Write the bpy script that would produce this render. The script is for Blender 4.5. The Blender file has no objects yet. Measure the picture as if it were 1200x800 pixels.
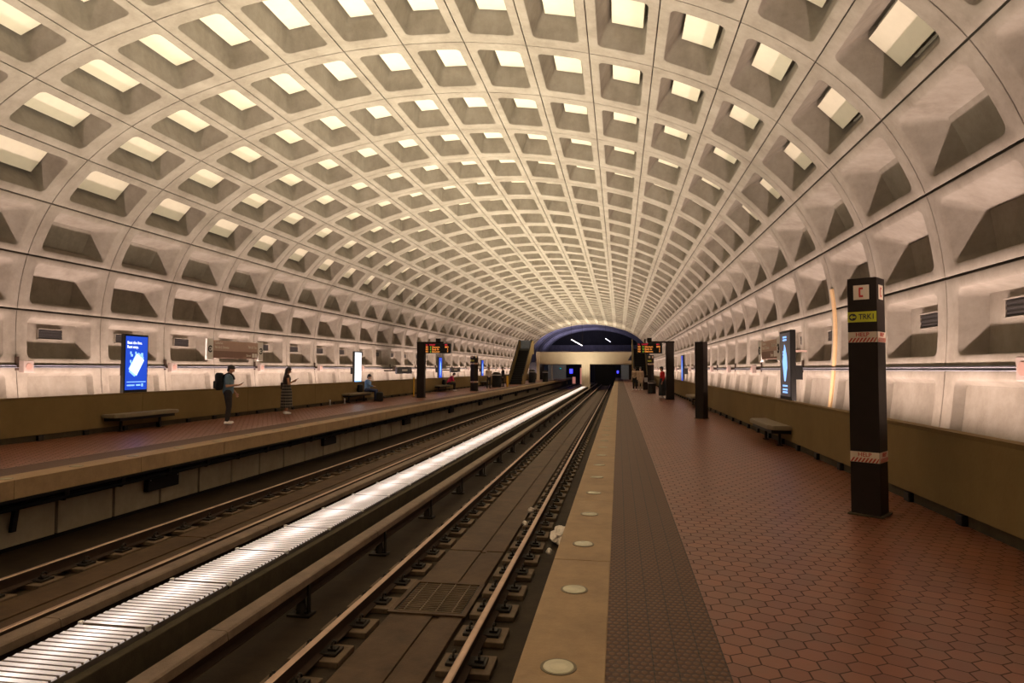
import bpy, bmesh, math, random
from mathutils import Vector, Matrix, Euler
random.seed(7)
PI = math.pi
C = bpy.context.scene.collection
scene = bpy.context.scene

# ------------------------------------------------------------------ camera, world, lights, exposure
EYE = 1.6
cam_data = bpy.data.cameras.new('camera')
cam = bpy.data.objects.new('camera', cam_data); C.objects.link(cam)
cam_data.sensor_width = 36; cam_data.lens = 36*762.4/1200
cam_data.clip_end = 400; cam_data.clip_start = .05
cam.location = (0, 0, EYE)
_yaw, _pit, _rol = math.radians(9.32), math.radians(2.40), math.radians(-.18)
cam.matrix_world = Matrix.Translation((0, 0, EYE)) @ (Matrix.Rotation(_yaw, 4, 'Z') @ Matrix.Rotation(_pit, 4, 'X') @ Matrix.Rotation(_rol, 4, 'Y')) @ Matrix.Rotation(PI/2, 4, 'X')
scene.camera = cam
scene.view_settings.view_transform = 'Standard'
scene.view_settings.look = 'None'
scene.view_settings.gamma = 1
scene.view_settings.use_curve_mapping = False
scene.view_settings.exposure = 0.0

w = bpy.data.worlds.new('world'); scene.world = w; w.use_nodes = True
w.node_tree.nodes['Background'].inputs[0].default_value = (.02, .02, .03, 1)
w.node_tree.nodes['Background'].inputs[1].default_value = .3

XC = -4.50                     # station axis
S = 2.49                       # bay length
CENTER_COL, CENTER_W = (1, .86, .65), 960      # watts per 8 m of trackway fixture
WALL_COL, WALL_W = (1, .75, .65), 285         # watts per 8 m of cove fixture
DARK_COL, DARK_W = (.80, .74, 1), 520

def area(name, loc, rot, sx, sy, watts, col, spread=180):
    l = bpy.data.lights.new(name, 'AREA'); l.shape = 'RECTANGLE'; l.size = sx; l.size_y = sy
    l.energy = watts; l.color = col; l.spread = math.radians(spread)
    o = bpy.data.objects.new(name, l); C.objects.link(o); o.location = loc; o.rotation_euler = rot
    return o
Y_A, Y_B = -9.4, 100.15
n = 14
seg = (Y_B-Y_A)/n
for i in range(n):
    yc = Y_A + (i+.5)*seg
    k = seg/8
    yt = Y_A + (i+.5)*(86.4-Y_A)/n; st_ = (86.4-Y_A)/n
    area('trackway_lamp', (XC-.05, yt, -.70), (PI, 0, 0), .5, st_-.05, CENTER_W*st_/8, CENTER_COL, 128)
    for s in (-1, 1):          # cove tubes behind each parapet, shining up the wall
        area('cove_lamp', (XC + s*8.30, yc, .68), (0, PI + s*math.radians(12), 0), .10, seg-.05, WALL_W*k, WALL_COL, 156)
area('added_mezzanine_fill', (XC, 94.5, 2.95), (PI, 0, 0), 9, 8, 1500, CENTER_COL, 120)  # added uplight, brightens the end of the ceiling above the bridge
for y in (108, 120):
    area('gallery_lamp', (XC-3, y, 4.6), (PI, 0, 0), 9, 5, DARK_W, DARK_COL)

# ------------------------------------------------------------------ materials
def nt(name):
    m = bpy.data.materials.new(name); m.use_nodes = True
    t = m.node_tree; b = t.nodes['Principled BSDF']
    return m, t, b
def node(t, typ, **kw):
    n = t.nodes.new(typ)
    for k, v in kw.items(): setattr(n, k, v)
    return n
def mathn(t, op, a, b=None, clamp=False):
    n = t.nodes.new('ShaderNodeMath'); n.operation = op; n.use_clamp = clamp
    for i, v in enumerate((a, b)):
        if v is None: continue
        if isinstance(v, (int, float)): n.inputs[i].default_value = v
        else: t.links.new(v, n.inputs[i])
    return n.outputs[0]
def vmath(t, op, a, b=None):
    n = t.nodes.new('ShaderNodeVectorMath'); n.operation = op
    for i, v in enumerate((a, b)):
        if v is None: continue
        if isinstance(v, (tuple, list)): n.inputs[i].default_value = v
        else: t.links.new(v, n.inputs[i])
    return n
def mixc(t, f, a, b):
    n = t.nodes.new('ShaderNodeMix'); n.data_type = 'RGBA'
    for s, v in ((n.inputs[0], f), (n.inputs[6], a), (n.inputs[7], b)):
        if isinstance(v, (int, float)): s.default_value = v
        elif isinstance(v, tuple): s.default_value = v if len(v) == 4 else (*v, 1)
        else: t.links.new(v, s)
    return n.outputs[2]
def pos(t): return node(t, 'ShaderNodeNewGeometry').outputs['Position']
def noise(t, vec, scale, detail=4, rough=.6, stretch=None):
    if stretch: vec = vmath(t, 'MULTIPLY', vec, stretch).outputs[0]
    n = node(t, 'ShaderNodeTexNoise'); n.inputs['Scale'].default_value = scale
    n.inputs['Detail'].default_value = detail; n.inputs['Roughness'].default_value = rough
    t.links.new(vec, n.inputs['Vector']); return n.outputs['Fac']
def ramp(t, f, p0, p1):
    n = node(t, 'ShaderNodeMapRange'); n.inputs[1].default_value = p0; n.inputs[2].default_value = p1
    t.links.new(f, n.inputs[0]); return n.outputs[0]
def bump(t, b, h, strength=.3, dist=.01):
    n = node(t, 'ShaderNodeBump'); n.inputs['Strength'].default_value = strength; n.inputs['Distance'].default_value = dist
    t.links.new(h, n.inputs['Height']); t.links.new(n.outputs[0], b.inputs['Normal'])

def mat_plain(name, col, rough=.6, metal=0, emit=None, es=0, var=.12, scale=6):
    m, t, b = nt(name)
    c0 = tuple(x*(1-var) for x in col); c1 = tuple(min(1, x*(1+var)) for x in col)
    t.links.new(mixc(t, ramp(t, noise(t, pos(t), scale), .3, .7), c0, c1), b.inputs['Base Color'])
    b.inputs['Roughness'].default_value = rough; b.inputs['Metallic'].default_value = metal
    if emit:
        b.inputs['Emission Color'].default_value = (*emit, 1); b.inputs['Emission Strength'].default_value = es
    return m
def matte(*names):
    for n_ in names: M[n_].node_tree.nodes['Principled BSDF'].inputs['Specular IOR Level'].default_value = .2
def mat_concrete(name, base, dark, stain=.5, scale=1.0, rough=.85, bmp=.25):
    m, t, b = nt(name)
    p = pos(t)
    n1 = noise(t, p, 1.3*scale, 6, .65)
    n2 = noise(t, p, 7*scale, 5, .7)
    n3 = noise(t, p, 2.2*scale, 3, .6, (1, 1, .25))      # streaks running down
    f = mathn(t, 'ADD', mathn(t, 'MULTIPLY', n1, .5), mathn(t, 'ADD', mathn(t, 'MULTIPLY', n2, .25), mathn(t, 'MULTIPLY', n3, .25)))
    t.links.new(mixc(t, mathn(t, 'MULTIPLY', ramp(t, f, .62, .36), stain), base, dark), b.inputs['Base Color'])
    b.inputs['Roughness'].default_value = rough
    bump(t, b, noise(t, p, 30*scale, 4), bmp, .01)
    return m

M = {}
M['vault'] = mat_concrete('vault_concrete', (.30, .267, .22), (.15, .122, .09), .75)
M['groove'] = mat_plain('dark_joint_gap', (.05, .04, .03), .9)  # dark joints between the coffer panels
M['cream'] = mat_plain('cream_acoustic_board', (.62, .57, .455), .7, var=.03)
M['parapet'] = mat_concrete('parapet_concrete', (.20, .135, .055), (.14, .09, .035), .6, .7)
M['granite'] = mat_concrete('granite_edge', (.34, .22, .11), (.19, .115, .055), .8, 1.6, .6)
M['track'] = mat_concrete('trackbed_concrete', (.045, .029, .016), (.018, .011, .006), .9, 1.2, .75)
M['slab'] = mat_concrete('track_slab', (.105, .062, .032), (.038, .021, .011), .9, 1.3, .6)
M['plinth'] = mat_concrete('plinth_concrete', (.17, .115, .07), (.07, .045, .028), .8, 3, .6)
M['trough'] = mat_concrete('trough_concrete', (.07, .055, .032), (.03, .022, .013), .8, 2, .8)
M['under'] = mat_concrete('under_platform_panel', (.42, .36, .25), (.26, .21, .14), .7, 1.2, .8)
M['rail_top'] = mat_plain('worn_rail_steel', (.50, .35, .27), .42, .75)
M['rail_side'] = mat_plain('rusty_rail_side', (.05, .03, .02), .8, 0)
M['clip'] = mat_plain('black_clip_steel', (.035, .028, .022), .5, .5)
M['cover'] = mat_concrete('cover_board', (.22, .155, .11), (.11, .075, .05), .8, 2.5, .5)
M['black'] = mat_plain('black_paint', (.012, .011, .010), .5)
M['bronze'] = mat_plain('dark_bronze', (.016, .010, .007), .55, 0)
M['bench'] = mat_concrete('bench_stone', (.22, .175, .105), (.15, .115, .065), .5, 2, .6)
M['vent_dark'] = mat_plain('dark_vent_louvre', (.03, .026, .026), .5)
M['metal'] = mat_plain('grey_metal', (.45, .43, .42), .4, .7)
M['alu'] = mat_plain('brushed_steel', (.55, .54, .56), .3, .9)
M['white'] = mat_plain('white_enamel', (.9, .87, .86), .5, var=.04)
M['pinkish'] = mat_plain('pale_speaker_box', (.27, .21, .185), .6)
M['sign'] = mat_plain('brown_sign_upper', (.55, .38, .32), .55, var=.04)
M['sign2'] = mat_plain('brown_sign_lower', (.28, .165, .135), .55, var=.04)
M['signtxt'] = mat_plain('sign_lettering', (.82, .76, .72), .6, var=.02)
M['ink'] = mat_plain('dark_ink', (.02, .02, .025), .6)
M['yellow'] = mat_plain('yellow_green_label', (.50, .50, .025), .5, var=.04)
M['beige'] = mat_plain('beige_label', (.62, .52, .40), .5, var=.04)
M['red'] = mat_plain('red_print', (.42, .03, .02), .5)
M['redstripe'] = mat_plain('red_stripe', (.40, .04, .025), .5)
M['tan'] = mat_concrete('tan_stained_strip', (.60, .40, .20), (.42, .27, .13), .6, 3, .8)
M['pipe'] = mat_plain('blue_grey_conduit', (.08, .08, .10), .4, .5)
M['yellowpaint'] = mat_plain('yellow_paint', (.75, .45, .03), .5)
M['mezz'] = mat_concrete('pale_bridge_concrete', (.66, .56, .42), (.5, .4, .28), .4, .6)
M['cross'] = mat_concrete('cross_vault_painted_dim', (.24, .23, .29), (.10, .09, .12), .8, .5)  # dim bluish light of the unlit vault put into the concrete colour
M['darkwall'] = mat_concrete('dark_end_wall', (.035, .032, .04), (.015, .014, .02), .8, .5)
M['bluepanel'] = mat_plain('blue_grey_panel', (.30, .36, .46), .5)
M['litter'] = mat_plain('crumpled_white_plastic', (.75, .66, .58), .5)
M['lens'] = mat_plain('edge_light_glass', (.50, .46, .33), .25)
M['lensring'] = mat_plain('edge_light_ring', (.16, .13, .08), .5, .5)
def emis(name, col, s): return mat_plain(name, col, .5, 0, col, s, var=0)
M['scr_blue'] = emis('lit_screen_blue', (.008, .055, .50), 1.2)
M['scr_white'] = emis('lit_screen_white', (.85, .93, 1), 1.3)
M['scr_pale'] = emis('lit_screen_pale_blue', (.25, .5, 1), 1.4)
M['scr_grey'] = emis('lit_screen_grey', (.10, .085, .09), .5)
M['led_red'] = emis('led_red', (.75, .02, .06), .7)
M['led_amber'] = emis('led_amber', (1, .36, .07), .8)
M['led_green'] = emis('led_green', (.25, .65, .04), .6)
M['neon'] = emis('blue_neon', (.05, .05, 1), 2.5)
M['tube'] = emis('fluorescent_tube', (.85, .85, 1), 1.6)
M['glow_pink'] = emis('lit_shop_pink', (.55, .22, .18), .6)
M['glow_teal'] = emis('teal_lamp', (.05, .5, .55), .8)

def mat_tile():
    m, t, b = nt('red_hex_paver')
    W = .152
    p = vmath(t, 'SCALE', pos(t)); p.inputs[3].default_value = 1/W; p = p.outputs[0]
    p = vmath(t, 'MULTIPLY', p, (1, 1, 0)).outputs[0]
    p = vmath(t, 'ADD', p, (1000, 1732.05*1, 0)).outputs[0]
    r = (1, 1.7320508, 1)
    a = vmath(t, 'SUBTRACT', vmath(t, 'MODULO', p, r).outputs[0], (.5, .8660254, 0)).outputs[0]
    b2 = vmath(t, 'SUBTRACT', vmath(t, 'MODULO', vmath(t, 'ADD', p, (.5, .8660254, 0)).outputs[0], r).outputs[0], (.5, .8660254, 0)).outputs[0]
    la = vmath(t, 'LENGTH', a).outputs['Value']; lb = vmath(t, 'LENGTH', b2).outputs['Value']
    sel = mathn(t, 'GREATER_THAN', la, lb)
    mx = node(t, 'ShaderNodeMix', data_type='VECTOR')
    t.links.new(sel, mx.inputs[0]); t.links.new(a, mx.inputs[4]); t.links.new(b2, mx.inputs[5])
    g = vmath(t, 'ABSOLUTE', mx.outputs[1]).outputs[0]
    sp = node(t, 'ShaderNodeSeparateXYZ'); t.links.new(g, sp.inputs[0])
    d = mathn(t, 'MAXIMUM', sp.outputs[0], mathn(t, 'ADD', mathn(t, 'MULTIPLY', sp.outputs[0], .5), mathn(t, 'MULTIPLY', sp.outputs[1], .8660254)))
    grout = ramp(t, d, .462, .478)
    cid = vmath(t, 'SUBTRACT', p, mx.outputs[1]).outputs[0]
    wn = node(t, 'ShaderNodeTexWhiteNoise'); cs = vmath(t, 'SNAP', vmath(t, 'ADD', cid, (.1, .1, 0)).outputs[0], (.25, .25, 1)).outputs[0]
    t.links.new(cs, wn.inputs['Vector'])
    c = mixc(t, wn.outputs['Value'], (.145, .045, .022), (.215, .076, .036))
    c = mixc(t, mathn(t, 'MULTIPLY', ramp(t, noise(t, pos(t), 3, 5), .45, .7), .45), c, (.13, .075, .045))
    c = mixc(t, grout, c, (.045, .020, .013))
    t.links.new(c, b.inputs['Base Color'])
    rg = mixc(t, grout, (.34, .34, .34), (.8, .8, .8)); t.links.new(rg, b.inputs['Roughness'])
    b.inputs['Specular IOR Level'].default_value = .5
    bump(t, b, mathn(t, 'ADD', mathn(t, 'MULTIPLY', grout, -1), mathn(t, 'MULTIPLY', noise(t, pos(t), 14, 3), .5)), .35, .006)
    return m
def mat_tactile():
    m, t, b = nt('brown_tactile_paver')
    p = pos(t)
    sp = node(t, 'ShaderNodeSeparateXYZ'); t.links.new(p, sp.inputs[0])
    def cell(v, w, off=0.0):
        return mathn(t, 'FRACT', mathn(t, 'ADD', mathn(t, 'MULTIPLY', v, 1/w), 500+off))
    joint = mathn(t, 'GREATER_THAN', mathn(t, 'ABSOLUTE', mathn(t, 'SUBTRACT', cell(sp.outputs[0], .13, .62), .5)), .468)
    jointy = mathn(t, 'GREATER_THAN', mathn(t, 'ABSOLUTE', mathn(t, 'SUBTRACT', cell(sp.outputs[1], .30), .5)), .488)
    w = .0433; h = .05
    row = mathn(t, 'FLOOR', mathn(t, 'MULTIPLY', sp.outputs[1], 1/h))
    half = mathn(t, 'MULTIPLY', mathn(t, 'FRACT', mathn(t, 'MULTIPLY', mathn(t, 'ADD', row, 1000), .5)), 1.0)
    fx = mathn(t, 'SUBTRACT', mathn(t, 'FRACT', mathn(t, 'ADD', mathn(t, 'ADD', mathn(t, 'MULTIPLY', sp.outputs[0], 1/w), 500), half)), .5)
    fy = mathn(t, 'SUBTRACT', mathn(t, 'FRACT', mathn(t, 'ADD', mathn(t, 'MULTIPLY', sp.outputs[1], 1/h), 1000)), .5)
    rr = mathn(t, 'SQRT', mathn(t, 'ADD', mathn(t, 'MULTIPLY', fx, fx), mathn(t, 'MULTIPLY', fy, fy)))
    dome = ramp(t, rr, .42, .22)
    c = mixc(t, noise(t, p, 2.5, 4), (.085, .036, .013), (.145, .07, .030))
    c = mixc(t, ramp(t, rr, .30, .46), c, (.055, .024, .012))
    c = mixc(t, mathn(t, 'MAXIMUM', joint, jointy), c, (.025, .014, .008))
    t.links.new(c, b.inputs['Base Color']); b.inputs['Roughness'].default_value = .6
    bump(t, b, dome, .8, .006)
    return m
M['tile'] = mat_tile(); M['tactile'] = mat_tactile()
def mat_lightpanel():
    m, t, b = nt('trackway_light_lens')
    p = pos(t); sp = node(t, 'ShaderNodeSeparateXYZ'); t.links.new(p, sp.inputs[0])
    dx = mathn(t, 'ABSOLUTE', mathn(t, 'ADD', sp.outputs[0], 4.60))
    a = ramp(t, dx, .34, .02)
    fy = mathn(t, 'ABSOLUTE', mathn(t, 'SUBTRACT', mathn(t, 'FRACT', mathn(t, 'ADD', mathn(t, 'MULTIPLY', sp.outputs[1], 1/1.245), 100.3)), .5))
    bb = ramp(t, fy, .5, .12)
    st = mathn(t, 'ADD', .36, mathn(t, 'MULTIPLY', mathn(t, 'MULTIPLY', a, a), mathn(t, 'ADD', .38, mathn(t, 'MULTIPLY', bb, .85))))
    b.inputs['Base Color'].default_value = (.5, .44, .40, 1)
    b.inputs['Emission Color'].default_value = (1, .86, .80, 1)
    t.links.new(st, b.inputs['Emission Strength'])
    return m
M['lightpanel'] = mat_lightpanel()
M['sheet'] = mat_plain('lamp_reflector_gap', (.10, .085, .07), .6)

matte('bronze', 'black', 'rail_side', 'track', 'slab', 'plinth', 'trough', 'cover', 'clip', 'parapet')
# ------------------------------------------------------------------ helpers
def box(bm, x0, x1, y0, y1, z0, z1, bev=0, mi=0):
    r = bmesh.ops.create_cube(bm, size=1, matrix=Matrix.Translation(((x0+x1)/2, (y0+y1)/2, (z0+z1)/2)) @ Matrix.Diagonal((abs(x1-x0), abs(y1-y0), abs(z1-z0), 1)))
    vs = r['verts']
    fs = set(f for v in vs for f in v.link_faces)
    for f in fs: f.material_index = mi
    if bev:
        es = list(set(e for v in vs for e in v.link_edges))
        bmesh.ops.bevel(bm, geom=es, offset=bev, segments=2, affect='EDGES', profile=.5)
    return vs
def cyl(bm, p0, p1, r0, r1=None, seg=16, caps=True, mi=0):
    p0, p1 = Vector(p0), Vector(p1); r1 = r0 if r1 is None else r1
    d = p1-p0; q = d.to_track_quat('Z', 'Y').to_matrix().to_4x4()
    r = bmesh.ops.create_cone(bm, cap_ends=caps, segments=seg, radius1=r0, radius2=r1, depth=d.length, matrix=Matrix.Translation((p0+p1)/2) @ q)
    for f in set(f for v in r['verts'] for f in v.link_faces): f.material_index = mi
    return r['verts']
def ball(bm, p, r, sc=(1, 1, 1), rot=None, u=16, v=10):
    mt = Matrix.Translation(p)
    if rot: mt = mt @ rot
    return bmesh.ops.create_uvsphere(bm, u_segments=u, v_segments=v, radius=r, matrix=mt @ Matrix.Diagonal((*sc, 1)))['verts']
def cone2(bm, p0, r0, p1, r1):
    p0, p1 = Vector(p0), Vector(p1)
    cyl(bm, p0, p1, r0, r1, 14); ball(bm, p0, r0, u=14, v=10); ball(bm, p1, r1, u=14, v=10)
def prism(bm, pts, axis, a0, a1, mi=0):
    """extrude a polygon: pts are pairs in the plane across axis"""
    def P(u, v, a): return {'Y': (u, a, v), 'X': (a, u, v), 'Z': (u, v, a)}[axis]
    A = [bm.verts.new(P(u, v, a0)) for u, v in pts]; B = [bm.verts.new(P(u, v, a1)) for u, v in pts]
    n = len(pts); fs = []
    for i in range(n): fs.append(bm.faces.new((A[i], A[(i+1) % n], B[(i+1) % n], B[i])))
    fs.append(bm.faces.new(A[::-1])); fs.append(bm.faces.new(B))
    for f in fs: f.material_index = mi
    bmesh.ops.recalc_face_normals(bm, faces=fs)
def obj(name, bm, mats, parent=None, smooth=None, kind=None, loc=None):
    me = bpy.data.meshes.new(name); bm.to_mesh(me); bm.free()
    if not isinstance(mats, (list, tuple)): mats = [mats]
    for m in mats: me.materials.append(m)
    if smooth is not None:
        me.shade_smooth()
        try: me.set_sharp_from_angle(angle=math.radians(smooth))
        except Exception: pass
    o = bpy.data.objects.new(name, me); C.objects.link(o)
    if parent: o.parent = parent
    if kind: o['kind'] = kind
    if loc: o.location = loc
    return o
def thing(name, label, cat, loc=(0, 0, 0), rz=0, group=None):
    o = bpy.data.objects.new(name, None); C.objects.link(o); o.location = loc; o.rotation_euler = (0, 0, rz)
    o.empty_display_size = .2
    o['label'] = label; o['category'] = cat
    if group: o['group'] = group
    return o
def tag(o, label, cat, group=None, kind=None):
    o['label'] = label; o['category'] = cat
    if group: o['group'] = group
    if kind: o['kind'] = kind
    return o
def dup(root, loc, rz=0, label=None, scale=None):
    r = root.copy(); C.objects.link(r); r.location = loc; r.rotation_euler = (0, 0, rz)
    if scale: r.scale = scale
    if label: r['label'] = label
    for ch in list(root.children):
        c = ch.copy(); C.objects.link(c); c.parent = r
        for g in list(ch.children):
            d = g.copy(); C.objects.link(d); d.parent = c
    return r
def text(body, size, mat, parent, loc, rot, name='lettering', align='LEFT', ext=.002, label=None, sx=1):
    cu = bpy.data.curves.new('t', 'FONT'); cu.body = body; cu.size = size; cu.extrude = ext; cu.align_x = align; cu.align_y = 'CENTER'
    cu.resolution_u = 3
    cu.offset = size*.012
    to = bpy.data.objects.new('t', cu); C.objects.link(to)
    dg = bpy.context.evaluated_depsgraph_get()
    me = bpy.data.meshes.new_from_object(to.evaluated_get(dg))
    bpy.data.objects.remove(to)
    me.name = name; me.materials.clear(); me.materials.append(mat)
    o = bpy.data.objects.new(name, me); C.objects.link(o); o.parent = parent
    o.location = loc; o.rotation_euler = rot; o.scale = (sx, 1, 1)
    if label: o['label'] = label
    return o
def ordw(n):
    w = ['zeroth', 'first', 'second', 'third', 'fourth', 'fifth', 'sixth', 'seventh', 'eighth', 'ninth', 'tenth', 'eleventh', 'twelfth']
    if n < len(w): return w[n]
    s = 'th' if 10 <= n % 100 <= 20 else {1: 'st', 2: 'nd', 3: 'rd'}.get(n % 10, 'th')
    return f'{n}{s}'

# ------------------------------------------------------------------ vault cross-section (t = 0 .. 20 over the arch, -1 is behind the parapet)
HX = [3.713, 3.725, 3.63, 3.391, 3.019, 2.576, 2.085, 1.578, 1.062, .533, 0]
HZ = [.011, .543, 1.051, 1.52, 1.909, 2.2, 2.413, 2.56, 2.667, 2.737, 2.757]
pts = {}
for j in range(11):
    pts[j] = (XC-HX[j]*S, EYE+HZ[j]*S); pts[20-j] = (XC+HX[j]*S, EYE+HZ[j]*S)
for j, (dx, z) in {-1: (3.635, .30), -2: (3.45, -1.0)}.items():
    pts[j] = (XC-dx*S, z); pts[20-j] = (XC+dx*S, z)
def prof(t):
    j = max(-1, min(20, math.floor(t))); f = t-j
    P0, P1, P2, P3 = (Vector(pts[k]) for k in (j-1, j, j+1, j+2))
    p = .5*((2*P1) + (P2-P0)*f + (2*P0-5*P1+4*P2-P3)*f*f + (3*P1-P0-3*P2+P3)*f**3)
    d = .5*((P2-P0) + 2*(2*P0-5*P1+4*P2-P3)*f + 3*(3*P1-P0-3*P2+P3)*f*f)
    d.normalize()
    return p, Vector((-d.y, d.x))       # point, outward normal (left side goes up, so outward = left)
def vp3(y, t, depth):
    p, nn = prof(t)
    q = p + nn*depth
    return (q.x, y, q.y)
RIB0 = 13.0
RIBS = [RIB0+S*k for k in range(-9, 36)]

def coffer(bm, y0, y1, t, mh, mt, D, iy, it, rc=.13, nc=5, itop=None, gv=.011):
    """one coffer between ribs y0,y1 and seams t,t+1. mh,mt margins (m); D depth; iy,it inset of the back panel"""
    L = 1.32; cy = (y0+y1)/2
    it2 = it if itop is None else itop
    def rect(hy, v0, v1, r, dep, square=False):
        out = []
        # corners in order: (-,-) (+,-) (+,+) (-,+), u along Y, v along t
        cs = [(-hy, v0, 1), (hy, v0, 2), (hy, v1, 3), (-hy, v1, 4)]
        for (u, v, q) in cs:
            su = 1 if u < 0 else -1; sv = 1 if q < 3 else -1
            cu, cv = u+su*r, v+sv*r
            base = {1: PI, 2: 1.5*PI, 3: 0, 4: .5*PI}[q]
            for k in range(nc):
                an = base + (PI/2)*k/(nc-1)
                if square:
                    ca, sa = math.cos(an), math.sin(an)
                    m_ = max(abs(ca), abs(sa)); out.append((cu+r*ca/m_, cv+r*sa/m_))
                else: out.append((cu+r*math.cos(an), cv+r*math.sin(an)))
            if q in (2, 4):       # extra points on the edges that run along t
                vn = v1 if q == 2 else v0
                for k in (1, 2, 3):
                    va = (v0+r)+(v1-r-v0-r)*k/4 if q == 2 else (v1-r)+(v0+r-v1+r)*k/4
                    out.append((u, va))
        return [bm.verts.new(vp3(cy+uu, t+vv/L, dep)) for uu, vv in out]
    hy = (y1-y0)/2; g = .011
    rings = [rect(hy, 0, L, rc, .045, True), rect(hy-g, gv, L-gv, rc, .045, True), rect(hy-g, gv, L-gv, rc, .006, True), rect(hy-g-.012, gv+.012, L-gv-.012, rc, 0, True)]
    a, b = hy-mh, mt
    rings.append(rect(a, b, L-b, rc, 0))
    rings.append(rect(a-.03, b+.025, L-b-.025, rc*.95, .018))
    k = .07/max(D, .1)
    rings.append(rect(a-.03-iy*k*1.0, b+.025+it*k, L-b-.025-it2*k, rc*.9, .018+.07 if D > .1 else D*.6))
    rings.append(rect(a-.03-iy, b+.025+it, L-b-.025-it2, .045, D))
    for i in range(len(rings)-1):
        A, B = rings[i], rings[i+1]
        for q in range(len(A)):
            f = bm.faces.new((A[q], A[(q+1) % len(A)], B[(q+1) % len(A)], B[q]))
            if i == 0: f.material_index = 1
    bm.faces.new(rings[-1])
def vault(name, rows, ribs, mats, kind='structure'):
    bm = bmesh.new()
    for r in rows:
        for y0, y1 in zip(ribs[:-1], ribs[1:]):
            rr = min(r, 19-r)
            if rr == -1: coffer(bm, y0, y1, r, .24, .14, .15, .06, .02 if r < 10 else .06, itop=.06 if r < 10 else .02, gv=.02)
            elif rr == 0: coffer(bm, y0, y1, r, .27, .16, .36, .13, .02 if r < 10 else .10, itop=.10 if r < 10 else .02, gv=.022)
            elif rr in (1, 2): coffer(bm, y0, y1, r, .27, .15, .42, .32, .02 if r < 10 else .34, itop=.34 if r < 10 else .02, gv=.022)
            else: coffer(bm, y0, y1, r, .30, .165, .70, .11, .15)
    bmesh.ops.recalc_face_normals(bm, faces=bm.faces[:])
    return obj(name, bm, mats, smooth=32, kind=kind)
vault('wall_left', range(-1, 3), RIBS, [M['vault'], M['groove']])
vault('wall_right', range(17, 21), RIBS, [M['vault'], M['groove']])
vault('ceiling', range(3, 17), RIBS, [M['vault'], M['groove']])

# vault of the crossing station beyond (colour darkened for its dim light), its rim and end wall
bm = bmesh.new()
YE = RIBS[-1]
ts = [-1+22*k/88 for k in range(89)]
ys = [YE+.02]
for k in range(10): ys += [YE+.3+2.9*k, YE+.3+2.9*k+.45, YE+.3+2.9*k+.5, YE+.3+2.9*k+2.85]
prev = None
for i, y in enumerate(ys):
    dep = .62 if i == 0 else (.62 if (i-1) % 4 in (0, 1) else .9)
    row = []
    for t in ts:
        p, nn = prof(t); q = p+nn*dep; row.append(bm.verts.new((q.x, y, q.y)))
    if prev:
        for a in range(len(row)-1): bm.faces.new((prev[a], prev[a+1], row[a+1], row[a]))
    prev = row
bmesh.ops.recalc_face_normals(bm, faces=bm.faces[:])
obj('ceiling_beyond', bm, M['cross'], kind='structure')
bm = bmesh.new()                   # rim closing the thickness of the lit vault
prev = None
for t in ts:
    a = bm.verts.new(vp3(YE, t, -.02)); b = bm.verts.new(vp3(YE, t, 1.1)); c = bm.verts.new(vp3(YE+.25, t, -.02)); d = bm.verts.new(vp3(YE+.25, t, 1.1))
    if prev:
        bm.faces.new((prev[0], a, b, prev[1])); bm.faces.new((prev[2], prev[3], d, c)); bm.faces.new((prev[0], prev[2], c, a))
    prev = (a, b, c, d)
obj('trim_1', bm, M['mezz'], kind='structure')

# ------------------------------------------------------------------ platforms, trackbed, parapets
def strip(name, x0, x1, z, mat, y0=-9.4, y1=120, th=.2):
    bm = bmesh.new(); box(bm, x0, x1, y0, y1, z-th, z); return obj(name, bm, mat, kind='structure')
ER, EL = -.545, -8.455
strip('floor', .575, 3.62, 0, M['tile'])
strip('floor_far_platform', -12.62, EL-.47-.65, 0, M['tile'])
strip('tactile_strip_near', ER+.47, .575, .001, M['tactile'])
strip('tactile_strip_far', EL-.47-.65, EL-.47, .001, M['tactile'])
def coping(name, x0, x1, s):
    bm = bmesh.new()
    y = -9.4
    while y < 120:
        box(bm, x0, x1, y+.004, y+2.49-.004, -.27, .002, .006); y += 2.49
    return obj(name, bm, M['granite'], kind='structure')
coping('platform_edge_near', ER, ER+.47, 1); coping('platform_edge_far', EL-.47, EL, -1)
bm = bmesh.new(); box(bm, -12.6, 3.6, -9.4, 122, -1.6, -1.25); obj('trackbed', bm, M['track'], kind='structure')
bm = bmesh.new()                   # centre slabs between the running rails
for x0, x1 in ((-2.59, -1.74), (XC*2+1.74, XC*2+2.59)):
    y = 9.9-12.45*2
    while y < 120:
        for a, b in ((x0, x0+.50), (x0+.58, x1)):
            box(bm, a, b, y+.02, y+12.43, -1.25, -1.195, .006)
        box(bm, x0+.50, x0+.58, y+.02, y+12.43, -1.25, -1.215); y += 12.45
obj('track_slab', bm, M['slab'], kind='structure')
# walls under the platforms
bm = bmesh.new(); box(bm, ER+.85, ER+1.0, -9.4, 120, -1.25, -.2); box(bm, ER+.05, ER+1, -9.4, 120, -.3, -.2); obj('wall_under_near_platform', bm, M['under'], kind='structure')
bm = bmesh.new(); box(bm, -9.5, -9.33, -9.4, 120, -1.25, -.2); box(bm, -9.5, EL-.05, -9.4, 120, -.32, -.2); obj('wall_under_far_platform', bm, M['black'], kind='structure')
bm = bmesh.new()
y = 9.60-1.245*14
while y < 119:
    box(bm, -9.33, -9.27, y+.03, y+1.245-.03, -1.17, -.30, .008); y += 1.245
obj('trim_2', bm, M['under'], kind='structure')

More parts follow.
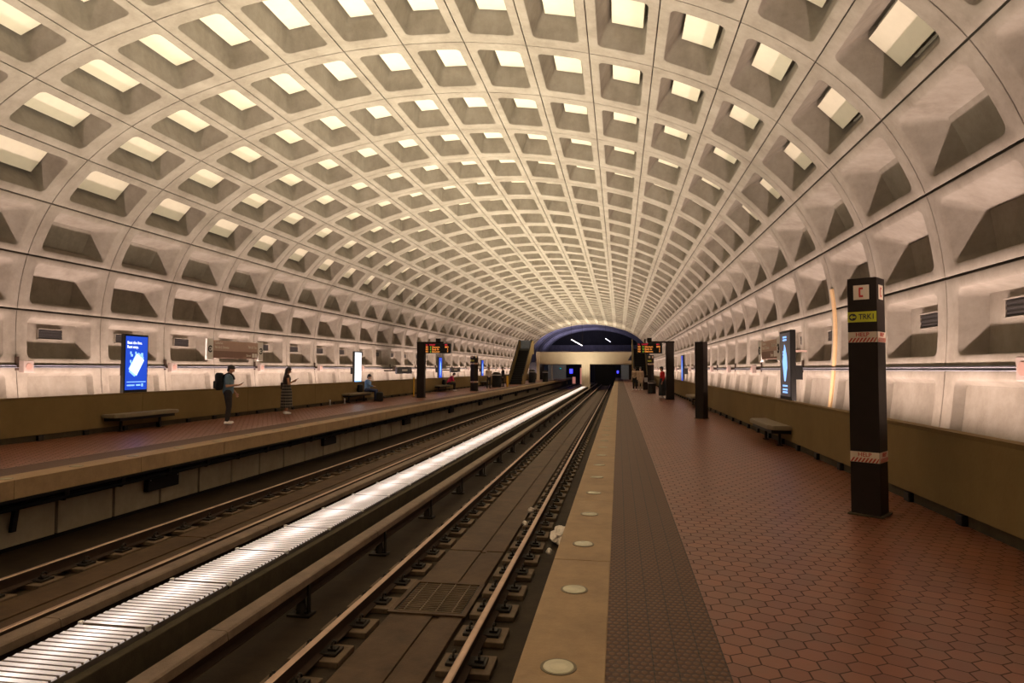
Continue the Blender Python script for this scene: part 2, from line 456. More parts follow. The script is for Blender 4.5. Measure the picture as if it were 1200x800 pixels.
def parapet(name, s, xb):
    bm = bmesh.new()
    y = -9.4; L = 4.98
    while y < 99:
        y1 = min(y+L, 100)
        P = [(xb, .13), (xb, .90), (xb-s*.015, .95), (xb+s*.13, .95), (xb+s*.15, .90), (xb+s*.15, .13)]
        prism(bm, P, 'Y', y+.006, y1-.006); y = y1
    o = obj(name, bm, M['parapet'], kind='structure')
    bm = bmesh.new(); box(bm, xb+s*.05, xb+s*.12, -9.4, 100, 0, .13); obj(name.replace('parapet', 'baseboard'), bm, M['trough'], kind='structure')
    return o
XR, XL = 3.47, -12.47
parapet('parapet_near', 1, XR); parapet('parapet_far', -1, XL)
bm = bmesh.new(); box(bm, XR+.14, 4.9, -9.4, 100, -.2, .35); obj('trim_3', bm, M['trough'], kind='structure')
bm = bmesh.new(); box(bm, -13.9, XL-.14, -9.4, 100, -.2, .35); obj('trim_4', bm, M['trough'], kind='structure')

# small black feet under the parapets
bm = bmesh.new(); box(bm, -.03, .05, -.07, .07, 0, .11, .008)
base = tag(obj('parapet_foot', bm, M['black']), '', 'bracket', 'feet under the parapets')
k = 0
for s, x, side in ((1, XR+.02, 'right'), (-1, XL-.02, 'left')):
    for i in range(46):
        y = 4.97+1.245*i
        o = base if k == 0 else base.copy()
        if k: C.objects.link(o)
        k += 1
        o.location = (x, y, 0); o.rotation_euler = (0, 0, 0 if s > 0 else PI)
        o['label'] = f'small black foot under the {side} wall parapet, {ordw(i+1)} from the camera end'

# ------------------------------------------------------------------ trackway lights, trough, rails
bm = bmesh.new()
box(bm, -5.00, -4.90, -9.4, 118, -1.25, -.80, .01); box(bm, -4.20, -4.10, -9.4, 118, -1.25, -.80, .01); box(bm, -4.92, -4.18, -9.4, 118, -1.25, -.84)
obj('light_trough', bm, M['trough'], kind='structure')
bm = bmesh.new()
N = 16; pitch = 1.215/N
for i in range(N):
    y = -.6075+pitch*i
    prism(bm, [(y+.006, -.010), (y+.016, .004), (y+pitch-.024, .010), (y+pitch-.016, -.010)], 'X', -.335, .335)
p0 = thing('trackway_light', '', 'light fixture', (XC-.055, 0, -.755), 0, 'lit panels of the trackway strip')
obj('louvre_lens', bm, M['lightpanel'], p0)
bm = bmesh.new()
for i in range(N): box(bm, -.337, .337, -.6075+pitch*i-.002, -.6075+pitch*i+.002, -.012, .0085)
obj('divider_bars', bm, M['cover'], p0)
bm = bmesh.new(); box(bm, -.345, .345, -.612, .612, -.08, -.008)
obj('housing', bm, M['sheet'], p0)
for s in (-1, 1):
    bm = bmesh.new(); box(bm, s*.325, s*.365, -.63, -.59, -.02, .022, .004); obj('clamp', bm, M['white'], p0)
i0 = 0
y = 4.74-1.245*9-.62
while y < 86.4:
    lab = f'glowing ribbed light panel in the strip between the tracks, {ordw(i0+1)} counting away from the viewer'
    if i0 == 0: p0.location = (XC-.055, y+1.245/2, -.755); p0['label'] = lab
    else: dup(p0, (XC-.055, y+1.245/2, -.755), 0, lab)
    i0 += 1; y += 1.245

def rail_bm(L, h=.165):
    bm = bmesh.new()
    hw, ww, fw = .036, .009, .07
    P = [(-fw, -h), (fw, -h), (fw, -h+.012), (ww, -h+.03), (ww, -.045), (hw, -.035), (hw, -.008), (hw-.012, 0), (-hw+.012, 0), (-hw, -.008), (-hw, -.035), (-ww, -.045), (-ww, -h+.03), (-fw, -h+.012)]
    prism(bm, P, 'Y', 0, L)
    for f in bm.faces:
        if f.normal.z > .3 and f.calc_center_median().z > -.02: f.material_index = 1
    return bm
RX = {'left running rail of the near track': -2.90, 'right running rail of the near track': -1.43, 'left running rail of the far track': XC*2+1.43, 'right running rail of the far track': XC*2+2.90}
for nm, x in RX.items():
    tag(obj('running_rail', rail_bm(128), [M['rail_side'], M['rail_top']], loc=(x, -9.4, -1.02)), f'long steel {nm}', 'rail')
for nm, x in (('near', -3.63), ('far', XC*2+3.63)):
    t_ = thing('third_rail', f'power rail on insulators under its pale cover board, {nm} track', 'rail', (x, 0, -1.25))
    b_ = rail_bm(127, .12); o = obj('power_rail', b_, [M['rail_side'], M['rail_side']], t_, loc=(0, -9.4, .33))
    bm = bmesh.new()
    y = -9.4
    while y < 117:
        prism(bm, [(-.10, .44), (-.08, .455), (.08, .455), (.10, .44), (.11, .37), (.09, .37), (.08, .425), (-.08, .425), (-.09, .37), (-.11, .37)], 'Y', y+.004, y+3.73); y += 3.735
    obj('cover_board', bm, M['cover'], t_)
    for k in range(30):
        y = 4.66+k*2.49
        bm = bmesh.new()
        box(bm, -.14, .14, -.09, .09, 0, .03, .005)
        for z0, r0, r1 in ((.03, .065, .05), (.07, .07, .05), (.11, .06, .04), (.15, .05, .045)): cyl(bm, (0, 0, z0), (0, 0, z0+.045), r0, r1, 14)
        box(bm, .08, .10, -.03, .03, .02, .40); box(bm, 0, .10, -.03, .03, .02, .05)
        obj('insulator', bm, M['clip'], t_, smooth=40, loc=(0, y, 0))

# rail fasteners
def fast():
    t_ = bmesh.new(); box(t_, -.26, .26, -.2, .2, -.05, .012, .01)
    b0 = tag(obj('rail_fastener', t_, M['plinth']), '', 'rail fastener', 'rail fasteners')
    bm = bmesh.new(); box(bm, -.19, .19, -.10, .10, .012, .042, .005); obj('base_plate', bm, M['clip'], b0)
    for s in (-1, 1):
        bm = bmesh.new()
        for q in range(9):
            a0, a1 = PI*1.6*q/9, PI*1.6*(q+1)/9
            cyl(bm, (s*(.125), .045*math.cos(a0), .085+.035*math.sin(a0)), (s*(.125), .045*math.cos(a1), .085+.035*math.sin(a1)), .012, None, 8)
        box(bm, s*.08, s*.17, -.045, .045, .04, .065, .006)
        obj('clip', bm, M['clip'], b0)
    return b0
f0 = fast(); cnt = 0; rest = []
cand = []
for nm, x in RX.items():
    if x == XC*2+2.90: 
        rest += [(x, 6.14+.7*i) for i in range(-15, 150)]; continue
    for i in range(-6, 156): cand.append((6.14+.7*i, x, nm, i))
cand.sort(key=lambda c: abs(c[0]) + abs(c[1])*.6 if c[0] > 2.5 else 500-c[0])
for y, x, nm, i in cand[:297]:
    lab = f'black rail fastener on the {nm}, {ordw(i+7)} from the viewer'
    if cnt == 0: f0.location = (x, y, -1.2); f0['label'] = lab
    else: dup(f0, (x, y, -1.2), 0, lab)
    cnt += 1
rest += [(c[1], c[0]) for c in cand[297:]]
bm = bmesh.new()
for x, y in rest:
    if y < 2: continue
    box(bm, x-.26, x+.26, y-.2, y+.2, -1.25, -1.188); box(bm, x-.18, x+.18, y-.09, y+.09, -1.188, -1.12)
o = obj('rail_fastener', bm, M['clip']); tag(o, 'distant small black rail fasteners further down the tracks', 'rail fastener', None, 'stuff')

# track drain
t_ = thing('drain_grate', 'rusty slotted drain grate set in the near track slab', 'grate', (-2.17, 7.8, -1.195))
bm = bmesh.new(); box(bm, -.46, .46, -.56, -.50, 0, .02); box(bm, -.46, .46, .50, .56, 0, .02); box(bm, -.46, -.40, -.5, .5, 0, .02); box(bm, .40, .46, -.5, .5, 0, .02)
obj('frame', bm, M['slab'], t_)
bm = bmesh.new(); box(bm, -.40, .40, -.5, .5, -.02, .004); obj('dark_well', bm, M['black'], t_)
bm = bmesh.new()
for k in range(17): box(bm, -.38, .38, -.47+k*.057, -.45+k*.057, .004, .014)
obj('bars', bm, M['plinth'], t_)
bm = bmesh.new()
for k in range(4): box(bm, -.30+k*.19, -.285+k*.19, -.48, .48, .004, .018)
obj('cross_bars', bm, M['plinth'], t_)

# litter beside the right rail
bm = bmesh.new()
r_ = bmesh.ops.create_icosphere(bm, subdivisions=4, radius=1)
from mathutils import noise as mn
for v in r_['verts']:
    k = 1+.5*mn.noise(v.co*1.6)+.12*mn.noise(v.co*4)
    v.co = Vector((v.co.x*.13*k, v.co.y*.42*k, max(-.02, v.co.z*.10*k+.04)))
tag(obj('plastic_bag', bm, M['litter'], loc=(-.98, 10.9, -1.19)), 'crumpled dirty white plastic sheet lying beside the rail below the near platform', 'litter')
for i, (x, y, s_) in enumerate(((-1.66, 11.6, .05), (-1.70, 12.7, .06), (-1.05, 9.9, .05))):
    bm = bmesh.new(); r_ = bmesh.ops.create_icosphere(bm, subdivisions=3, radius=s_)
    for v in r_['verts']: v.co *= 1+.35*mn.noise(v.co*18+Vector((i, 0, 0)))
    tag(obj('paper_scrap', bm, M['litter'], loc=(x, y, -1.15)), ('small crumpled pale paper scrap left of the right rail, nearer one', 'small crumpled pale paper scrap left of the right rail, farther one', 'tiny pale paper scrap just in front of the white plastic sheet')[i], 'litter')

# ------------------------------------------------------------------ platform edge lights
lt = thing('edge_light', '', 'light', (0, 0, 0), 0, 'round lights in the platform edges')
bm = bmesh.new(); cyl(bm, (0, 0, -.01), (0, 0, .004), .10, .098, 28); obj('ring', bm, M['lensring'], lt)
bm = bmesh.new(); cyl(bm, (0, 0, .002), (0, 0, .008), .086, .080, 28); cyl(bm, (0, 0, .008), (0, 0, .010), .05, .045, 24); obj('lens', bm, M['lens'], lt, smooth=30)
k = 0
for x, side in ((-.325, 'near'), (EL-.23, 'far')):
    for i in range(76):
        y = 3.555-1.245+1.245*i if side == 'near' else 8.1-1.245*2+1.245*i
        if y > 98: break
        lab = f'round glass light set in the {side} platform edge, {ordw(i+1)} from the viewer'
        if k == 0: lt.location = (x, y, .002); lt['label'] = lab
        else: dup(lt, (x, y, .002), 0, lab)
        k += 1

# conduits, brackets and black boxes below the far platform edge
bm = bmesh.new()
cyl(bm, (-9.0, -9, -.40), (-9.0, 119, -.40), .05, None, 10); cyl(bm, (-9.0, -9, -.52), (-9.0, 119, -.52), .045, None, 10); cyl(bm, (-9.12, -9, -.46), (-9.12, 119, -.46), .04, None, 10)
tag(obj('cable_run', bm, M['black'], smooth=40), 'bundle of black cables hung under the far platform edge', 'cable')
bm = bmesh.new(); box(bm, -.06, .02, -.015, .015, -.12, .1); box(bm, -.03, .06, -.05, .05, -.04, .05, .006); cyl(bm, (.03, 0, -.10), (.03, 0, .06), .015, None, 8)
hb = tag(obj('cable_hanger', bm, M['clip']), '', 'bracket', 'cable hangers under the far platform')
for i in range(60):
    y = 9.60-1.245+1.245*i
    o = hb if i == 0 else hb.copy()
    if i: C.objects.link(o)
    o.location = (-9.0, y-.15, -.46); o['label'] = f'small metal cable hanger under the far platform edge, {ordw(i+1)} from the viewer'
for i in range(9):
    t_ = thing('junction_box', f'black rectangular box on the panels under the far platform, {ordw(i+1)} from the viewer', 'electrical box', (-9.2, 12.05+7.75*i, -.72), 0, 'black boxes under the far platform')
    bm = bmesh.new(); box(bm, -.06, .05, -.45, .45, -.13, .13, .01); obj('case', bm, M['black'], t_)
    bm = bmesh.new()
    for q in (-.4, .4): cyl(bm, (.05, q, .09), (.06, q, .09), .012, None, 8)
    obj('screws', bm, M['metal'], t_)
bm = bmesh.new(); prism(bm, [(8.72, -.50), (8.80, -.50), (8.74, -.92), (8.66, -.92)], 'X', -9.2, -9.14)
tag(obj('loose_cable_end', bm, M['black']), 'short black cable strap hanging below the far platform edge at left', 'cable')

# ------------------------------------------------------------------ wall fittings
def wall_frame(t, y, dep=0):
    p, nn = prof(t); return Vector((p.x, y, p.y)) + Vector((nn.x, 0, nn.y))*dep
# dark vents in the lowest coffer row
v0 = thing('wall_vent', '', 'vent', (0, 0, 0), 0, 'dark vents in the wall coffers')
bm = bmesh.new()
for z0, z1 in ((.12, .14), (-.13, -.115)): box(bm, -.04, .07, -.36, .36, z0, z1, .004)
for y0, y1 in ((-.36, -.345), (.345, .36)): box(bm, -.04, .05, y0, y1, -.13, .14, .004)
obj('hood', bm, M['vault'], v0)
bm = bmesh.new(); box(bm, -.05, .03, -.345, .345, -.12, .125)
for k in range(3): box(bm, .02, .045, -.345, .345, -.08+k*.07, -.05+k*.07)
obj('louvre', bm, M['vent_dark'], v0)
k = 0
for side, tt in (('left', .60), ('right', 19.40)):
    for i in range(4, 44):
        y = (RIBS[i]+RIBS[i+1])/2
        p = wall_frame(tt, y, .355)
        lab = f'dark slotted vent in the {side} wall coffers, {ordw(i-3)} from the viewer'
        rz = 0 if side == 'left' else PI
        if k == 0: v0.location = p; v0.rotation_euler = (0, 0, rz); v0['label'] = lab
        else: dup(v0, p, rz, lab)
        k += 1
# cream acoustic panels in the ceiling coffers
bm = bmesh.new(); box(bm, -.79, .79, -.31, .31, .18, .24, .006)
pan_me = obj('acoustic_panel', bm, M['cream'])
bm = bmesh.new()
for sx in (-.45, .45): box(bm, sx-.02, sx+.02, -.25, .25, 0, .18)
st = obj('standoff', bm, M['vent_dark'], pan_me)
pan_me['category'] = 'ceiling panel'; pan_me['group'] = 'cream panels in the ceiling coffers'
cells = []
for i in range(len(RIBS)-1):
    for r in range(3, 17): cells.append(((RIBS[i]+RIBS[i+1])/2, r, i))
vis = [c for c in cells if c[0] > 2.5]; vis.sort()
near = vis[:294]; far = vis[294:] + [c for c in cells if c[0] <= 2.5]
def panel_matrix(y, r):
    t = r+.5; p, nn = prof(t)
    z = Vector((-nn.x, 0, -nn.y)); x = Vector((0, 1, 0)); yv = z.cross(x)
    off = .0
    m = Matrix((x, yv, z)).transposed().to_4x4()
    m.translation = Vector((p.x+nn.x*.70, y, p.y+nn.y*.70))
    return m
first = True
imin = min(c[2] for c in vis)
for y, r, i in near:
    if first: o = pan_me; first = False; ch = st
    else:
        o = pan_me.copy(); C.objects.link(o); ch = st.copy(); C.objects.link(ch); ch.parent = o
    o.matrix_world = panel_matrix(y, r)
    o['label'] = f'cream panel in ceiling coffer, {ordw(r-2)} panel row from left, {ordw(i-imin+1)} bay away'
bm = bmesh.new()
for y, r, i in far:
    m = panel_matrix(y, r)
    for v in box(bm, -.79, .79, -.31, .31, .18, .24): v.co = m @ v.co
tag(obj('acoustic_panel', bm, M['cream']), 'distant cream panels in the far ceiling coffers', 'ceiling panel', None, 'stuff')

# paired conduits along the seam at eye level
for s, side in ((-1, 'left'), (1, 'right')):
    p = wall_frame(0 if s < 0 else 20, 0)
    bm = bmesh.new()
    cyl(bm, (p.x-s*.03, -9, p.z+.015), (p.x-s*.03, 100, p.z+.015), .018, None, 8); cyl(bm, (p.x-s*.03, -9, p.z-.03), (p.x-s*.03, 100, p.z-.03), .014, None, 8)
    tag(obj('wall_conduit', bm, M['pipe'], smooth=40), f'thin grey conduit pair running along the {side} wall seam', 'pipe')
# loudspeaker boxes on brackets
s0 = thing('wall_speaker', '', 'loudspeaker', (0, 0, 0), 0, 'small loudspeakers on the wall seams')
bm = bmesh.new(); box(bm, .20, .34, -.13, .13, -.15, .13, .015); obj('box', bm, M['pinkish'], s0)
bm = bmesh.new(); cyl(bm, (.335, 0, -.01), (.348, 0, -.01), .085, .08, 24); obj('grille', bm, M['sign2'], s0)
bm = bmesh.new(); box(bm, -.02, .22, -.02, .02, -.03, .03); box(bm, -.02, .03, -.04, .04, -.10, .22); obj('bracket', bm, M['rail_side'], s0)
k = 0
for side, tt in (('left', 0), ('right', 20)):
    for i in range(5, 44, 2):
        p = wall_frame(tt, RIBS[i])
        lab = f'small pale loudspeaker box on the {side} wall seam, {ordw((i-3)//2)} from the viewer'
        rz = 0 if side == 'left' else PI
        if k == 0: s0.location = p; s0.rotation_euler = (0, 0, rz); s0['label'] = lab
        else: dup(s0, p, rz, lab)
        k += 1
# tan water stain down the right wall, built as a thin raised strip
bm = bmesh.new(); prev = None
yk = 15.49
for q in range(31):
    t = 20.9-q*.075
    a = [bm.verts.new(vp3(yk-.10, t, .0)), bm.verts.new(vp3(yk-.085, t, -.03)), bm.verts.new(vp3(yk+.085, t, -.03)), bm.verts.new(vp3(yk+.085, t, 0))]
    if prev:
        for u in range(3): bm.faces.new((prev[u], prev[u+1], a[u+1], a[u]))
    prev = a
bmesh.ops.recalc_face_normals(bm, faces=bm.faces[:])
tag(obj('stain_strip', bm, M['tan']), 'tan vertical stain strip on a right wall rib behind the near pylon', 'pipe cover')

# ------------------------------------------------------------------ benches
def bench(side, y0, y1, label):
    s = 1 if side == 'right' else -1
    x = XR if s > 0 else XL
    t_ = thing('bench', label, 'bench', (x, (y0+y1)/2, 0), 0 if s > 0 else PI, 'stone benches along the parapets')
    h = (y1-y0)/2
    bm = bmesh.new()
    P = [(-.0, h), (-.36, h-.03), (-.44, h-.25), (-.44, -h+.25), (-.36, -h+.03), (0, -h)]
    prism(bm, P, 'Z', .36, .45)
    bmesh.ops.bevel(bm, geom=bm.edges[:], offset=.015, segments=2, affect='EDGES')
    obj('seat', bm, M['bench'], t_)
    bm = bmesh.new(); prism(bm, [(0, h-.1), (-.36, h-.2), (-.36, -h+.2), (0, -h+.1)], 'Z', .28, .36); obj('under_seat_shade', bm, M['black'], t_)  # black block stands for the shade beneath the seat
    for q in (-h+.5, h-.5):
        bm = bmesh.new(); box(bm, -.16, -.11, q-.03, q+.03, 0, .29, .01); box(bm, -.19, -.08, q-.06, q+.06, 0, .02); obj('leg', bm, M['bronze'], t_)
    return t_
bench('right', 14.0, 16.3, 'pale stone bench below the blue advert screen on the right parapet')
bench('right', 28.6, 31.2, 'farther stone bench on the right, behind the second pylon')
bench('left', 14.1, 16.5, 'empty stone bench on the far platform under the phone advert')
bench('left', 28.1, 30.9, 'stone bench with the seated person in light blue')
bench('left', 43.2, 46.2, 'stone bench with the seated person in magenta')
bench('left', 58, 60.5, 'distant dark stone bench behind the standing commuters')

# ------------------------------------------------------------------ advert screens
def screen(label, side, yc, w, z0, z1, xx, style):
    s = 1 if side == 'right' else -1
    t_ = thing('advert_screen', label, 'advertising screen', (xx, yc, z0), -PI/2*s, None)
    # local: face looks along -Y, width on X
    H = z1-z0; hw = w/2
    bm = bmesh.new(); box(bm, -hw, hw, .0, .11, 0, H, .01); box(bm, -hw*.5, hw*.5, .10, .3, H*.3, H*.5); obj('case', bm, M['black'], t_)
    bm = bmesh.new(); box(bm, -hw+.035, hw-.035, -.006, .002, .09, H-.05)
    fr = obj('screen_face', bm, M[{'phone': 'scr_blue', 'white': 'scr_white', 'blue': 'scr_blue', 'grey': 'scr_grey'}[style]], t_)
    R = (PI/2, 0, 0)
    if style == 'phone':
        text('Beat the line.', .105, M['scr_white'], t_, (-hw+.08, -.008, H-.22), R, sx=.95, label='white glowing headline')
        text('Rest easy.', .105, M['scr_white'], t_, (-hw+.08, -.008, H-.33), R, sx=.95, label='white glowing second line')
        bm = bmesh.new()
        for x, z in ((-.24, H-.52), (-.06, H-.52), (-.24, H-.74)):
            box(bm, x, x+.05, -.009, -.006, z, z+.07); box(bm, x+.03, x+.10, -.009, -.006, z-.06, z+.0)
        box(bm, .15, .23, -.009, -.006, H-.60, H-.48)
        box(bm, -hw+.09, hw-.08, -.009, -.006, .285, .305)
        box(bm, -hw+.10, -.06, -.009, -.006, .19, .225); box(bm, 0, .15, -.009, -.006, .19, .23); box(bm, .19, .25, -.009, -.006, .17, .25)
        obj('small_print', bm, M['scr_pale'], t_)
        bm = bmesh.new(); box(bm, -.17, .17, -.016, -.008, -.30, .30, .0); 
        bmesh.ops.bevel(bm, geom=[e for e in bm.edges if abs(e.verts[0].co.y-e.verts[1].co.y) > .005], offset=.05, segments=4, affect='EDGES')
        ph = obj('phone_picture', bm, M['scr_pale'], t_, loc=(-.01, 0, .75)); ph.rotation_euler = (0, math.radians(33), 0)
        bm = bmesh.new(); box(bm, -.15, .15, -.020, -.016, -.24, .24); o2 = obj('phone_display', bm, M['scr_white'], ph)
    elif style == 'white':
        bm = bmesh.new(); box(bm, -hw+.035, hw-.035, -.008, -.004, .09, .16); obj('lower_band', bm, M['scr_pale'], t_)
    elif style == 'blue':
        bm = bmesh.new()
        prism(bm, [(-.12, .35), (.02, .2), (.14, .8), (.1, 1.1), (-.05, 1.3), (-.14, .9)], 'Y', -.009, -.006); obj('bright_figure', bm, M['scr_pale'], t_)
    else:
        bm = bmesh.new()
        for z in (H-.16, H-.22): box(bm, -.16, .16, -.009, -.006, z, z+.035)
        for z in (H-.48, H-.54): box(bm, -.17, .10, -.009, -.006, z, z+.04)
        for z in (.16, .22, .30): box(bm, -.2, .2, -.009, -.006, z, z+.035)
        obj('small_print', bm, M['scr_pale'], t_)
        bm = bmesh.new()
        prism(bm, [(-.05, .42), (.05, .42), (.2, .72), (.17, .95), (.06, 1.15), (-.02, 1.22), (-.08, 1.05), (-.2, .85)], 'Y', -.010, -.006); obj('bright_figure', bm, M['scr_pale'], t_)
    return t_
screen('tall blue advert screen with a white phone picture on the far wall', 'left', 15.37, .85, .93, 2.47, -12.58, 'phone')
screen('blank white advert screen above the seated person in blue', 'left', 30.2, .85, .85, 2.42, -12.58, 'white')
screen('blue advert screen behind the far platform arrivals board', 'left', 45.1, .85, .85, 2.42, -12.58, 'blue')
screen('most distant blue advert screen on the far wall', 'left', 59.7, .85, .85, 2.42, -12.58, 'blue')
screen('dark advert screen with bright blue picture on the right parapet', 'right', 15.05, .92, .93, 2.45, 3.60, 'grey')
screen('small distant advert screen behind the right platform pylon', 'right', 38.6, .85, .85, 2.42, 3.60, 'blue')

# ------------------------------------------------------------------ station signs
def arrow_disc(bm, cx, cz, r, s):
    """round badge with an arrow: ring segment drawn as wedge blocks, faces -Y"""
    for q in range(20):
        a0 = .6+q*(2*PI-1.2)/20; a1 = a0+(2*PI-1.2)/20
        if s < 0: pass
        pr = [(r, a0), (r, a1), (r*.62, a1), (r*.62, a0)]
        prism(bm, [(cx+s*rr*math.cos(a), cz+rr*math.sin(a)) for rr, a in pr], 'Y', -.012, -.004)
    prism(bm, [(cx-s*r*.5, cz), (cx-s*r*.02, cz+r*.42), (cx-s*r*.02, cz-r*.42)], 'Y', -.012, -.004)
    box(bm, cx-r*.3, cx+r*.45, -.012, -.004, cz-r*.12, cz+r*.12)
def sign(label, side, y0, y1, z0, z1, xx, big=True):
    s = 1 if side == 'right' else -1
    t_ = thing('station_sign', label, 'sign', (xx, (y0+y1)/2, z0), -PI/2*s)
    h = (y1-y0)/2; H = z1-z0; R = (PI/2, 0, 0)
    if big:
        bm = bmesh.new(); box(bm, -h, h, 0, .05, H*.42, H, .004); obj('upper_board', bm, M['sign'], t_)
        bm = bmesh.new(); box(bm, -h, h, 0, .05, 0, H*.42, .004); obj('lower_board', bm, M['sign2'], t_)
        bm = bmesh.new(); box(bm, -h-.32, -h, -.02, .04, -.06, H+.04, .006); o = obj('white_end_panel', bm, M['white'], t_)
        bm = bmesh.new(); arrow_disc(bm, -h-.16, H*.5, .11, 1); bmesh.ops.translate(bm, vec=(0, -.018, 0), verts=bm.verts[:]); obj('arrow_badge', bm, M['ink'], t_)
        bm = bmesh.new(); box(bm, h, h+.32, -.02, .04, -.06, H+.04, .006); obj('white_end_panel', bm, M['white'], t_)
        bm = bmesh.new(); arrow_disc(bm, h+.16, H*.5, .11, -1); bmesh.ops.translate(bm, vec=(0, -.018, 0), verts=bm.verts[:]); obj('arrow_badge', bm, M['ink'], t_)
        text('Galleries', .12, M['signtxt'], t_, (-h+.1, -.003, H*.86), R)
        text('9th & G Streets', .12, M['signtxt'], t_, (-h+.1, -.003, H*.62), R)
        text('7th & F Sts', .12, M['signtxt'], t_, (h-.08, -.003, H*.70), R, align='RIGHT')
        text('Street', .12, M['signtxt'], t_, (h-.42, -.003, H*.20), R, align='RIGHT')
        bm = bmesh.new(); box(bm, h-.36, h-.22, -.006, 0, .05, .19); box(bm, h-.19, h-.05, -.006, 0, .05, .19); obj('pictogram', bm, M['white'], t_)
        for x in (-s*h*.5,):
            bm = bmesh.new(); box(bm, x-.03, x+.03, .03, .98, H*.4, H*.5); obj('wall_arm', bm, M['sign'], t_)
    else:
        bm = bmesh.new(); box(bm, -h, h, 0, .10, 0, H, .01); obj('board', bm, M['pipe'], t_)
        bm = bmesh.new(); box(bm, -h*.35, h*.35, -.006, 0, H*.42, H*.72); obj('name_strip', bm, M['signtxt'], t_)
        bm = bmesh.new(); box(bm, -h*.8, h*.8, .1, .9, H*.4, H*.6); obj('wall_arm', bm, M['bronze'], t_)
    return t_
sign('long brown direction sign with white arrow ends on the far wall', 'left', 18.75, 21.35, 1.91, 2.48, -12.66)
sign('brown direction sign with white arrow ends behind the right advert screen', 'right', 15.98, 17.7, 1.86, 2.32, 3.66)
sign('small dark blue-grey name sign left of the far arrivals board', 'left', 36.2, 39.0, 1.28, 1.66, -12.7, False)
sign('small dark name sign above the person in magenta', 'left', 48.5, 51.5, 1.30, 1.66, -12.7, False)

# ------------------------------------------------------------------ pylons
def pylon(label, loc, height=2.62, side=.29, rz=-35, kind='plain'):
    t_ = thing('pylon', label, 'pylon', (*loc, 0), math.radians(rz))
    h = side/2
    bm = bmesh.new(); box(bm, -h, h, -h, h, .02, height, .006); obj('shaft', bm, M['bronze'], t_)
    bm = bmesh.new(); box(bm, -h-.03, h+.03, -h-.03, h+.03, 0, .02, .004); obj('base_plate', bm, M['trough'], t_)
    if kind == 'plain': return t_
    R1, R2 = (PI/2, 0, 0), (PI/2, 0, PI/2)
    for face in (0, 1):
        def P(x0, x1, z0, z1, d=.003):
            bm = bmesh.new()
            if face == 0: box(bm, x0, x1, -h-d, -h+.001, z0, z1)
            else: box(bm, h-.001, h+d, x0, x1, z0, z1)
            return bm
        def at(x, z): return ((x, -h-.004, z), R1) if face == 0 else ((h+.004, x, z), R2)
        obj('telephone_label', P(-.085, .075, 2.38, 2.54), M['beige'], t_, None)
        bm = bmesh.new()       # red handset
        def hb(x0, x1, z0, z1):
            if face == 0: box(bm, x0, x1, -h-.006, -h-.002, z0, z1, .002)
            else: box(bm, h+.002, h+.006, x0, x1, z0, z1, .002)
        hb(-.030, -.012, 2.42, 2.50); hb(-.028, .015, 2.492, 2.515); hb(-.028, .015, 2.405, 2.428)
        obj('handset_symbol', bm, M['red'], t_)
        if face == 0:
            obj('track_label', P(-h+.002, h-.006, 2.13, 2.245), M['yellow'], t_)
            text('TRK1', .085, M['ink'], t_, *at(-.035, 2.185), sx=.82, label='black TRK1 lettering')
            bm = bmesh.new()
            for q in range(16):
                a0, a1 = 2*PI*q/16, 2*PI*(q+1)/16
                prism(bm, [(-.095, 2.187), (-.095+.04*math.cos(a0), 2.187+.04*math.sin(a0)), (-.095+.04*math.cos(a1), 2.187+.04*math.sin(a1))], 'Y', -h-.006, -h-.003)
            obj('arrow_disc', bm, M['ink'], t_)
            bm = bmesh.new(); prism(bm, [(-.128, 2.187), (-.098, 2.212), (-.098, 2.162)], 'Y', -h-.008, -h-.006); box(bm, -.10, -.066, -h-.008, -h-.006, 2.178, 2.196)
            obj('arrow', bm, M['yellow'], t_)
        for zt in (2.02, .70):
            obj('help_label', P(-h+.004, h-.004, zt-.115, zt), M['beige'], t_)
            text('HELP', .062, M['red'], t_, *at(0, zt-.032), align='CENTER', label='red HELP lettering')
            bm = bmesh.new()
            for q in range(8):
                x0 = -h+.004+q*.036; 
                pp = [(x0, zt-.113), (x0+.018, zt-.113), (min(x0+.050, h-.004), zt-.065), (min(x0+.032, h-.004), zt-.065)]
                if x0+.018 > h-.004: continue
                if face == 0: prism(bm, pp, 'Y', -h-.005, -h-.003)
                else: prism(bm, pp, 'X', h+.003, h+.005)
            obj('hazard_stripes', bm, M['redstripe'], t_)
    return t_
pylon('large dark bronze pylon with TRK1 and HELP labels on the near platform', (2.75, 7.85), 2.62, .30, -35, 'full')
pylon('plain dark bronze pylon, second along the near platform', (2.66, 22.0), 2.50, .30, -35)
pylon('labelled pylon beyond the near platform arrivals board', (2.25, 47.5), 2.6, .32, -35, 'full')
pylon('labelled pylon on the far platform right of the person in magenta', (-10.35, 46.2), 2.5, .40, -35, 'full')
